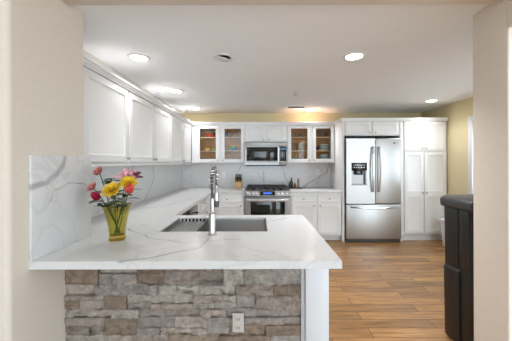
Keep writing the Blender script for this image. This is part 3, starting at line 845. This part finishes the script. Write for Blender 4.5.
bm = nb(); tray(bm, SX0+.008, -.43, SY0+.008, SY1-.008, .796, .8255, .003, .02); ob('pan', bm, 'perf', t)
bm = nb(); tube(bm, [(-.432, 1.95, .826), (-.432, 1.95, .85), (-.432, 1.97, .858), (-.432, 2.19, .858), (-.432, 2.21, .85), (-.432, 2.21, .826)], .004, 8); ob('handle', bm, 'chrome', t)

FXC, FYC = -.298, 1.755
t = thing('faucet', 'tall chrome spring-neck pull-down faucet standing before the sink', 'faucet', (FXC, FYC, CT))
bm = nb(); lathe(bm, [(.030, 0), (.030, .006), (.024, .012), (.0215, .02), (.0215, .135), (.017, .145), (.0135, .150), (.0135, .24), (0, .24)], (FXC, FYC, CT), 24); ob('body', bm, 'faucetsteel', t)
bm = nb(); tube(bm, [(FXC, FYC+.02, CT+.10), (FXC, FYC+.042, CT+.102), (FXC, FYC+.10, CT+.125)], [.010, .008, .005], 12); ob('lever', bm, 'faucetsteel', t)
arc = [Vector((FXC, FYC, CT+.24))]
for k in range(25):
    a = PI*k/24; arc.append(Vector((FXC-.004*(k/24), FYC+.10-.10*math.cos(a), CT+.335+.098*math.sin(a))))
arc.append(Vector((FXC-.004, FYC+.20, CT+.30)))
bm = nb(); tube(bm, arc, .008, 10); ob('hose', bm, 'darkgrey', t)
bm = nb()
def at(s):
    n = len(arc)-1; i = min(n-1, int(s*n)); f = s*n-i
    return arc[i].lerp(arc[i+1], f), (arc[i+1]-arc[i]).normalized()
hel = []; turns = 17
for k in range(turns*9+1):
    s = k/(turns*9); p, tg = at(s); sx = Vector((1, 0, 0)); sy = tg.cross(sx).normalized()
    a = 2*PI*turns*s; hel.append(p+(sx*math.cos(a)+sy*math.sin(a))*.0145)
tube(bm, hel, .0042, 6); ob('spring', bm, 'faucetsteel', t)
bm = nb(); lathe(bm, [(.012, 0), (.016, .004), (.0175, .05), (.0145, .07), (.0135, .135), (.0155, .14), (.0155, .155), (0, .156)], (FXC-.004, FYC+.20, CT+.148), 18); sp = ob('spray_head', bm, 'faucetsteel', t)
bm = nb(); lathe(bm, [(.0185, 0), (.0185, .045), (.0182, .046), (0, .046)], (FXC-.004, FYC+.20, CT+.150), 18); ob('grip', bm, 'darkgrey', sp)
bm = nb(); tube(bm, [(FXC, FYC+.012, CT+.225), (FXC-.002, FYC+.10, CT+.23), (FXC-.004, FYC+.182, CT+.235)], .005, 8); tube(bm, [(FXC-.004, FYC+.20, CT+.225), (FXC-.004, FYC+.20, CT+.247)], .0205, 18); ob('docking_arm', bm, 'faucetsteel', t)

# ------------------------------------------------------------------ vase and flowers
VX, VY = -.868, 1.665
vase = thing('flower_vase', 'flared yellow-green glass vase holding mixed flowers on the worktop', 'vase', (VX, VY, CT))
def squircle(r, n=40, p=3.2):
    out = []
    for k in range(n):
        a = 2*PI*k/n; c, s = math.cos(a), math.sin(a)
        rr = r/((abs(c)**p+abs(s)**p)**(1/p)); a2 = a+R(12)
        out.append((rr*math.cos(a2), rr*math.sin(a2)))
    return out
def sqlathe(prof, n=40):
    bm = nb(); rings = []
    for r, z in prof: rings.append([bm.verts.new((VX+x, VY+y, CT+z)) for x, y in squircle(r, n)])
    for a, b in zip(rings[:-1], rings[1:]):
        for k in range(n): bm.faces.new((a[k], a[(k+1) % n], b[(k+1) % n], b[k]))
    bm.faces.new(rings[0]); bm.faces.new(rings[-1]); return bm
ob('glass_body', sqlathe([(.043, .028), (.047, .07), (.055, .12), (.068, .18), (.079, .215), (.076, .215), (.065, .18), (.052, .12), (.044, .07), (.040, .030)]), 'vaseglass', vase)
ob('thick_base', sqlathe([(.044, 0), (.0455, .004), (.0432, .027), (.039, .029)]), 'vasebase', vase)
ob('water', sqlathe([(.0385, .031), (.0428, .07), (.0505, .118), (.0515, .125)]), 'water', vase)
random.seed(5)
def petal(bm, c, out, up, L_, W_, curl=.3, n=5):
    """one curved petal from c along out, cupped towards up"""
    side = out.cross(up).normalized(); rows = []
    for i in range(n+1):
        f = i/n; wd = W_*math.sin(PI*(.12+.80*f))**.8
        p = c+out*(L_*f)+up*(curl*L_*f*f)
        rows.append([bm.verts.new(p-side*wd*.5+up*wd*.12), bm.verts.new(p), bm.verts.new(p+side*wd*.5+up*wd*.12)])
    for a, b in zip(rows[:-1], rows[1:]):
        for k in range(2): bm.faces.new((a[k], a[k+1], b[k+1], b[k]))
def bloom(kind, c, d, r):
    bm = nb(); d = d.normalized(); x = d.orthogonal().normalized(); y = d.cross(x)
    layers = {'mum': [(22, 1.0, .10, .05), (20, .85, .35, .1), (16, .65, .6, .2), (10, .45, .9, .3)],
              'carnation': [(14, 1.0, .25, .3), (12, .9, .6, .3), (10, .75, .95, .3), (8, .6, 1.2, .2)],
              'rose': [(6, .95, .9, .7), (6, .95, 1.1, .4), (5, .9, 1.3, .1), (4, .8, 1.45, -.1)],
              'lily': [(6, 1.25, .25, -.2), (6, .9, .6, -.1), (5, .6, .9, 0)]}[kind]
    wid = {'mum': .26, 'carnation': .55, 'rose': .95, 'lily': .42}[kind]
    for cnt, s, el, curl in layers:
        for k in range(cnt):
            a = 2*PI*(k+random.random()*.5)/cnt
            e = el+random.uniform(-.12, .12)
            out = (x*math.cos(a)+y*math.sin(a))*math.cos(e)+d*math.sin(e)
            up = (d*math.cos(e)-(x*math.cos(a)+y*math.sin(a))*math.sin(e)).normalized()
            petal(bm, Vector(c), out.normalized(), up, r*s*random.uniform(.88, 1.08), r*wid, curl)
    return bm
def leaf_bm(bm, p, dirv, L_, W_):
    up = Vector((0, 0, 1)); petal(bm, Vector(p), dirv.normalized(), (up-dirv.normalized()*dirv.normalized().z).normalized(), L_, W_, -.3, 6)
def P3(u, v, Y): return Vector(((u-258)*Y/270, Y, EYE-(v-162.5)*Y/270))
flowers = [
    ('carnation', 'carnation', P3(100, 173, 1.66), .042, 'pinkpetal', 'dusty pink carnation, topmost on left of the vase'),
    ('carnation', 'carnation', P3(94, 188, 1.62), .038, 'pinkpetal', 'dusty pink carnation, lower left, above the crimson rose'),
    ('rose', 'rose', P3(98.5, 198.5, 1.60), .048, 'redpetal', 'crimson rose drooping at left rim of the vase'),
    ('mum', 'chrysanthemum', P3(112, 190, 1.60), .060, 'yellowpetal', 'large yellow chrysanthemum low in the middle of the bouquet'),
    ('mum', 'chrysanthemum', P3(128.5, 183, 1.62), .054, 'yellowpetal', 'yellow chrysanthemum at right, just above the coral flower'),
    ('rose', 'rose', P3(129.5, 191.5, 1.59), .056, 'coralpetal', 'coral red rose at right of the bouquet'),
    ('lily', 'lily', P3(126, 176, 1.68), .058, 'lilypetal', 'pink and white lily at top right of the bouquet'),
    ('lily', 'lily', P3(133, 177, 1.70), .052, 'burgundy', 'burgundy lily at far right behind the pink one'),
]
for i, (kind, nm, head, r, mt, lab) in enumerate(flowers):
    a = 2*PI*i/len(flowers)
    foot = Vector((VX+.018*math.cos(a), VY+.018*math.sin(a), CT+.038))
    rim = Vector((VX+(head.x-VX)*.42, VY+(head.y-VY)*.42, CT+.19))
    f = thing(nm, lab, 'flower', foot, None)
    pts = [foot, foot.lerp(rim, .5), rim, rim.lerp(head, .55)+Vector((0, 0, .01)), head-Vector((0, 0, .004))]
    # smooth path
    sm = []
    for k in range(len(pts)-1):
        for q in range(4): sm.append(pts[k].lerp(pts[k+1], q/4))
    sm.append(pts[-1])
    bm = nb(); tube(bm, sm, .0028, 6); st = ob('stem', bm, 'stem', f)
    d = Vector(((head.x-VX)*2.2, -.55, .55)) if kind != 'lily' else Vector(((head.x-VX)*3, -.5, .5))
    ob('bloom', bloom(kind, head, d, r), mt, f, sharp=2)
    for k in range(5):
        bm = nb(); q = rim.lerp(head, .08+.16*k); an = random.uniform(0, 2*PI)
        leaf_bm(bm, q, Vector((math.cos(an), math.sin(an)-.3, .35)), .075, .034)
        ob('leaf', bm, 'leaf', f, sharp=2)
f = thing('foliage_sprig', 'leafy green sprig at top centre of the bouquet', 'foliage', (VX, VY, CT+.04))
top = P3(111, 178, 1.68); bm = nb(); rim = Vector((VX-.005, VY+.01, CT+.19))
tube(bm, [Vector((VX, VY, CT+.04)), rim, top], .0026, 6); ob('stem', bm, 'stem', f)
bm = nb()
for k in range(16):
    an = 2*PI*k/16+random.random(); leaf_bm(bm, top-Vector((0, 0, random.uniform(0, .03))), Vector((math.cos(an), math.sin(an), random.uniform(-.05, .35))), random.uniform(.045, .065), .026)
ob('leaf', bm, 'leaf', f, sharp=2)

# ------------------------------------------------------------------ things on the back worktop
t = thing('knife_block', 'light wooden knife block with black-handled knives, left of the range', 'knife block', (-.36, 4.92, CT))
bm = nb(); hexa(bm, [(-.42, 4.87, CT+.0005), (-.30, 4.87, CT+.0005), (-.30, 5.03, CT+.0005), (-.42, 5.03, CT+.0005)], [(-.42, 4.885, CT+.11), (-.30, 4.885, CT+.11), (-.30, 5.07, CT+.20), (-.42, 5.07, CT+.20)], .004); ob('block', bm, 'blockwood', t)
for i in range(4):
    for j in range(2):
        x = -.405+i*.030; y = 4.915+j*.075; z = CT+.122+j*.037; L_ = .10 if j else .085
        bm = nb(); hexa(bm, [(x-.009, y-.008, z), (x+.009, y-.008, z), (x+.009, y+.008, z), (x-.009, y+.008, z)], [(x-.010, y-.036, z+L_), (x+.010, y-.036, z+L_), (x+.010, y-.018, z+L_), (x-.010, y-.018, z+L_)], .003)
        tag(ob('kitchen_knife', bm, 'black'), 'black knife handle standing in the wooden knife block', 'knife', 'knives in the knife block')
bm = nb(); box(bm, .548, .80, 4.84, 5.00, CT+.0005, CT+.014, .004); single('serving_tray', bm, 'tray', 'small dark tray holding bottles, right of the range', 'tray', (.67, 4.92, CT))
zt = CT+.0145
bm = nb(); lathe(bm, [(.026, 0), (.028, .004), (.028, .09), (.020, .115), (.011, .13), (.011, .168), (.013, .17), (.013, .18), (0, .18)], (.612, 4.93, zt), 20); single('bottle', bm, 'bottle', 'tall dark glass bottle on the tray beside the range', 'bottle', (.612, 4.93, zt))
bm = nb(); lathe(bm, [(.022, 0), (.024, .004), (.024, .05), (.012, .068), (.012, .088), (0, .089)], (.580, 4.875, zt), 18); single('bottle', bm, 'bottle', 'short dark bottle at the left edge of the tray', 'bottle', (.580, 4.875, zt))
bm = nb(); lathe(bm, [(.022, 0), (.023, .004), (.023, .05), (.010, .07), (.010, .09), (0, .091)], (.668, 4.88, zt), 18); single('bottle', bm, 'oil', 'small amber bottle in the middle of the tray', 'bottle', (.668, 4.88, zt))
t = thing('pepper_mill', 'turned wooden pepper mill at right end of the tray', 'pepper mill', (.735, 4.93, zt))
bm = nb(); lathe(bm, [(.027, 0), (.028, .006), (.020, .035), (.016, .07), (.021, .10), (.023, .115), (0, .116)], (.735, 4.93, zt), 20); ob('body', bm, 'millwood', t)
bm = nb(); lathe(bm, [(.016, .1165), (.022, .125), (.021, .145), (.010, .158), (.006, .162), (.007, .17), (0, .174)], (.735, 4.93, zt), 20); ob('cap', bm, 'millwood', t)
def outlet(F, a, z, label, mat='beigeplate', hw=.036, hh=.056, loc=None):
    t = thing('electrical_outlet', label, 'outlet', loc)
    bm = nb(); framed(bm, F, a-hw, a+hw, z-hh, z+hh, t=.006, slab=True); ob('cover_plate', bm, mat, t)
    for s in (-1, 1):
        bm = nb(); framed(bm, lambda p, d, q: F(p, d+.0062, q), a-.016, a+.016, z+s*.024-.015, z+s*.024+.015, t=.004, slab=True); so = ob('socket', bm, mat, t)
        bm = nb()
        for q in (-.007, .005):
            g = [F(a+q, .0104, z+s*.024-.006), F(a+q+.003, .0104, z+s*.024-.006), F(a+q+.003, .0104, z+s*.024+.007), F(a+q, .0104, z+s*.024+.007)]
            g2 = [F(a+q, .011, z+s*.024-.006), F(a+q+.003, .011, z+s*.024-.006), F(a+q+.003, .011, z+s*.024+.007), F(a+q, .011, z+s*.024+.007)]
            hexa(bm, g, g2)
        ob('slot', bm, 'darkslot', so)
outlet(FY(1.520), -.114, .404, 'ivory double outlet set in the ledger stone under the worktop', hw=.032, hh=.053, loc=(-.114, 1.52, .398))
outlet(FY(YB-.0155), -.655, 1.075, 'white outlet on the back splashback left of the knife block', 'whiteplastic', loc=(-.655, YB-.0155, 1.075))
outlet(FY(YB-.0155), 1.14, 1.12, 'white outlet on the back splashback right of the range', 'whiteplastic', loc=(1.14, YB-.0155, 1.12))

# ------------------------------------------------------------------ crockery behind the glass doors
S0, S1, S2 = UZ0+.0185, 1.5245, 1.7685
def bowl(x, y, z, r, h, mat, label, group=None):
    bm = nb(); lathe(bm, [(r*.45, 0), (r*.47, .006), (r*.78, h*.45), (r, h), (r-.004, h), (r*.74, h*.48), (r*.40, .012), (0, .011)], (x, y, z), 24)
    return single('bowl', bm, mat, label, 'bowl', (x, y, z), group)
bowl(-.885, 4.98, S2, .105, .075, 'redware', 'red serving bowl on top shelf behind the leftmost glass door')
bowl(-.885, 4.98, S2+.035, .100, .070, 'greenware', 'mint green bowl nested in the red serving bowl')
bowl(-.93, 4.98, S1, .062, .05, 'yellowware', 'yellow bowl on middle shelf behind the leftmost glass door')
bowl(-.81, 5.0, S1, .050, .035, 'limeware', 'low green dish on middle shelf beside the yellow bowl')
bm = nb(); lathe(bm, [(.06, 0), (.065, .004), (.115, .020), (.115, .024), (.065, .009), (0, .008)], (-.885, 4.99, S0), 28)
single('plate', bm, 'yellowware', 'lowest yellow plate of the pair behind leftmost glass door', 'plate', (-.885, 4.99, S0), 'yellow plates')
bm = nb(); lathe(bm, [(.06, 0), (.065, .004), (.115, .020), (.115, .024), (.065, .009), (0, .008)], (-.885, 4.99, S0+.0245), 28)
single('plate', bm, 'yellowware', 'upper yellow plate of the pair behind leftmost glass door', 'plate', (-.885, 4.99, S0+.0245), 'yellow plates')
bowl(-.445, 4.97, S1, .070, .045, 'blueware', 'blue bowl at the bottom of the coloured stack, second glass door', 'nested coloured bowls')
bowl(-.445, 4.97, S1+.026, .073, .042, 'limeware', 'green bowl in the middle of the coloured stack, second glass door', 'nested coloured bowls')
bowl(-.445, 4.97, S1+.05, .076, .042, 'yellowware', 'yellow bowl on top of the coloured stack, second glass door', 'nested coloured bowls')
bowl(-.525, 4.95, S1, .036, .045, 'limeware', 'small green cup left of the coloured bowl stack')
t = thing('mug', 'dark blue mug on top shelf behind the second glass door', 'mug', (-.545, 4.97, S2))
bm = nb(); lathe(bm, [(.032, 0), (.034, .004), (.036, .085), (.032, .085), (.030, .008), (0, .007)], (-.545, 4.97, S2), 20); ob('body', bm, 'darkmug', t)
bm = nb(); tube(bm, [(-.511, 4.97, S2+.07), (-.49, 4.97, S2+.065), (-.485, 4.97, S2+.045), (-.49, 4.97, S2+.025), (-.511, 4.97, S2+.02)], .005, 8); ob('handle', bm, 'darkmug', t)
# two leaning saucers making a V
for s, mt, lab in ((-1, 'rose', 'rose pink saucer leaning left on top shelf, second glass door'), (1, 'whiteware', 'white saucer leaning right beside the rose pink one')):
    bm = nb(); lathe(bm, [(0, 0), (.03, .001), (.060, .010), (.060, .013), (.03, .005), (0, .004)], (0, 0, 0), 24)
    rot = Matrix.Rotation(R(52*s), 4, 'Y'); cx = -.385+s*.034
    for v in bm.verts: v.co = (rot @ v.co)+Vector((cx, 4.98, S2+.058))
    single('saucer', bm, mt, lab, 'saucer', (cx, 4.98, S2))
def glassware(x, y, z, r, h, label, group, first=[None]):
    if first[0] is None:
        bm = nb(); lathe(bm, [(.028, 0), (.030, .003), (.034, .10), (.032, .10), (.0275, .010), (0, .009)], (x, y, z), 16)
        first[0] = single('drinking_glass', bm, 'drinkglass', label, 'glass', (x, y, z), group); o = first[0]
    else:
        o = first[0].copy(); C.objects.link(o); o.location = Vector((x, y, z))*K; o['label'] = label; o['group'] = group
    o.scale = (r/.034, r/.034, h/.10)
    return o
for i in range(3): glassware(-.54+i*.085, 4.97, S0, .031, .085, 'clear tumbler on lowest shelf behind the second glass door', 'tumblers left of the microwave')
for i in range(4): glassware(.625+i*.075, 4.96, S1, .030, .14, 'tall clear glass on middle shelf just right of the microwave', 'tall glasses right of the microwave')
for i in range(4): glassware(.625+i*.075, 4.97, S0, .031, .10, 'clear tumbler on lowest shelf just right of the microwave', 'tumblers right of the microwave')
for i in range(3): glassware(.63+i*.09, 4.98, S2, .034, .075, 'short clear glass on top shelf just right of the microwave', 'short glasses on the top shelf')
for i in range(3): glassware(1.08+i*.085, 4.97, S2, .034, .125, 'tall clear glass on top shelf behind the rightmost glass door', 'tall glasses on the top shelf')
bowl(1.085, 4.95, S1, .038, .07, 'darkmug', 'dark cup on middle shelf left of the plate stack')
pl = None
for z, n, gl, lab in ((S1, 5, 'plates on the middle shelf', 'pale blue or white plate stacked on middle shelf, rightmost glass door'), (S0, 6, 'plates on the lowest shelf', 'pale blue or white plate stacked on lowest shelf, rightmost glass door')):
    for i in range(n):
        bm = nb(); lathe(bm, [(.06, 0), (.065, .003), (.098, .018), (.098, .022), (.062, .008), (0, .007)], (1.215, 4.985, z+i*.0225), 28)
        single('plate', bm, 'paleblue' if i % 2 else 'whiteware', lab, 'plate', (1.215, 4.985, z+i*.0225), gl)

# ------------------------------------------------------------------ ceiling fittings
def lampdata(power, name='bulb'):
    ld = bpy.data.lights.new(name, 'AREA'); ld.shape = 'DISK'; ld.size = .13*K; ld.energy = LAMP_W*power; ld.color = LAMP_COL; ld.spread = R(118)
    return ld
def downlight(x, y, label, power, group='recessed downlights'):
    t = thing('downlight', label, 'ceiling light', (x, y, ZC), group)
    bm = nb(); lathe(bm, [(.096, .0005), (.096, .004), (.090, .009), (.074, .010), (.070, .0045), (.070, .0005)], (x, y, ZC), 32, '-z'); ob('trim_ring', bm, 'trimwhite', t)
    bm = nb(); lathe(bm, [(0, .0008), (.069, .0008), (.069, .004), (0, .006)], (x, y, ZC), 32, '-z'); ob('lens', bm, 'lens', t)
    lo = bpy.data.objects.new('bulb', lampdata(power)); C.objects.link(lo); lo.parent = t; lo.location = (0, 0, -.014*K)
    return t
for x, y, lab, power in ((-1.067, 2.42, 'lit downlight nearest the camera above the left wall cabinets', .45), (-1.076, 3.54, 'lit downlight midway along the left wall cabinets', .5), (-1.09, 4.66, 'lit downlight in the back left corner of the ceiling', .5),
                  (.856, 2.40, 'lit downlight nearest the camera on the right of the ceiling', 2.3), (2.67, 4.15, 'lit downlight above the pantry on the right', .6), (.93, 4.80, 'lit downlight at the back beside the air vent', 1.0)):
    downlight(x, y, lab, power)
ex, ey = -.313, 2.42
t = thing('eyeball_light', 'unlit round grey eyeball fitting in the middle of the ceiling', 'ceiling light', (ex, ey, ZC))
bm = nb(); lathe(bm, [(.096, .0005), (.096, .004), (.090, .009), (.070, .010), (.066, .0045), (.066, .0005)], (ex, ey, ZC), 32, '-z'); ob('trim_ring', bm, 'trimwhite', t)
bm = nb(); lathe(bm, [(.0645, .001), (.0645, .010), (.054, .022), (.036, .026), (.032, .025), (0, .024)], (0, 0, 0), 28, '-z')
rot = Matrix.Rotation(R(14), 4, 'Y') @ Matrix.Rotation(R(10), 4, 'X')
for v in bm.verts: v.co = rot @ v.co + Vector((ex, ey, ZC-.008))
M['eyeball'] = simple('grey eyeball', (.62, .61, .60), .5)
ob('eyeball', bm, 'eyeball', t)
t = thing('sprinkler', 'small fire sprinkler head in the ceiling before the vent', 'sprinkler', (.51, 3.62, ZC))
bm = nb(); lathe(bm, [(.036, .0005), (.036, .004), (.014, .008), (.008, .010), (.008, .022), (0, .022)], (.51, 3.62, ZC), 20, '-z'); ob('escutcheon', bm, 'trimwhite', t)
bm = nb(); lathe(bm, [(.004, .0225), (.004, .034), (.022, .036), (.022, .038), (0, .038)], (.51, 3.62, ZC), 16, '-z'); ob('deflector', bm, 'nickel', t)
t = thing('air_vent', 'dark slotted air vent in the ceiling above the back cabinets', 'vent', (.653, 4.60, ZC))
bm = nb()
for a in ((.505, .80, 4.52, 4.535), (.505, .80, 4.665, 4.68), (.505, .52, 4.535, 4.665), (.785, .80, 4.535, 4.665)): box(bm, a[0], a[1], a[2], a[3], ZC-.008, ZC-.0005)
ob('frame', bm, 'trimwhite', t)
bm = nb(); box(bm, .52, .785, 4.535, 4.665, ZC-.002, ZC-.0005); ob('duct', bm, 'darkslot', t)
for k in range(5):
    y = 4.55+k*.024; bm = nb(); hexa(bm, [(.521, y, ZC-.003), (.784, y, ZC-.003), (.784, y+.004, ZC-.003), (.521, y+.004, ZC-.003)], [(.521, y+.008, ZC-.010), (.784, y+.008, ZC-.010), (.784, y+.012, ZC-.010), (.521, y+.012, ZC-.010)]); ob('slat', bm, 'badge', t)

# ------------------------------------------------------------------ bins on the right
t = thing('waste_bin', 'white lidded waste bin on the floor in front of the pantry', 'bin', (2.97, 4.12, 0))
bm = nb(); hexa(bm, [(2.88, 4.01, 0), (3.06, 4.01, 0), (3.06, 4.22, 0), (2.88, 4.22, 0)], [(2.855, 3.995, .375), (3.085, 3.995, .375), (3.085, 4.245, .375), (2.855, 4.245, .375)], .010); ob('body', bm, 'whiteplastic', t)
bm = nb(); hexa(bm, [(2.838, 3.98, .3755), (3.10, 3.98, .3755), (3.10, 4.26, .3755), (2.838, 4.26, .3755)], [(2.832, 3.975, .41), (3.105, 3.975, .41), (3.105, 4.265, .41), (2.832, 4.265, .41)], .005)
hexa(bm, [(2.845, 3.985, .4105), (3.09, 3.985, .4105), (3.09, 4.25, .4105), (2.845, 4.25, .4105)], [(2.88, 4.02, .434), (3.06, 4.02, .434), (3.06, 4.22, .434), (2.88, 4.22, .434)], .005); ob('lid', bm, 'whiteplastic', t)

t = thing('waste_bin', 'tall black plastic bin with charcoal lid, half behind the right wall end', 'bin', (1.6, 1.95, 0), None)
bm = nb(); hexa(bm, [(1.385, 1.80, .0), (1.88, 1.80, .0), (1.88, 2.06, .0), (1.385, 2.06, .0)], [(1.375, 1.79, 1.005), (1.90, 1.79, 1.005), (1.90, 2.06, 1.005), (1.375, 2.06, 1.005)], .012); ob('body', bm, 'blackplastic', t)
bm = nb(); hexa(bm, [(1.374, 1.90, .01), (1.386, 1.90, .01), (1.386, 2.05, .01), (1.374, 2.05, .01)], [(1.366, 1.90, .53), (1.380, 1.90, .55), (1.380, 2.05, .55), (1.366, 2.05, .53)], .005); ob('lower_panel', bm, 'blackplastic', t)
for y0, y1 in ((1.805, 1.885), (1.91, 2.045)):
    bm = nb(); hexa(bm, [(1.374, y0, .57), (1.386, y0, .57), (1.386, y1, .57), (1.374, y1, .57)], [(1.368, y0, .985), (1.38, y0, .985), (1.38, y1, .985), (1.368, y1, .985)], .004); ob('side_rib', bm, 'blackplastic', t)
bm = nb()
prof = [(1.374, .984), (1.362, .996), (1.360, 1.036), (1.370, 1.056), (1.40, 1.068), (1.64, 1.072), (1.87, 1.066), (1.92, 1.052), (1.93, 1.036), (1.905, .984)]
hexa(bm, [(x, 1.775, z) for x, z in prof], [(x, 2.085, z) for x, z in prof], .008); ob('lid', bm, 'lidplastic', t)
lt = nb(); tube(lt, [(1.408, 1.790, .965), (1.408, 1.772, .965), (1.44, 1.768, .962), (1.48, 1.772, .965), (1.48, 1.790, .965)], .006, 8); ob('latch', lt, 'chrome', t)
lt = nb(); box(lt, 1.405, 1.46, 1.778, 1.789, .875, .895, .003); ob('hinge_plate', lt, 'chrome', t)

t.location.x += .040*K; t.scale.z = .985
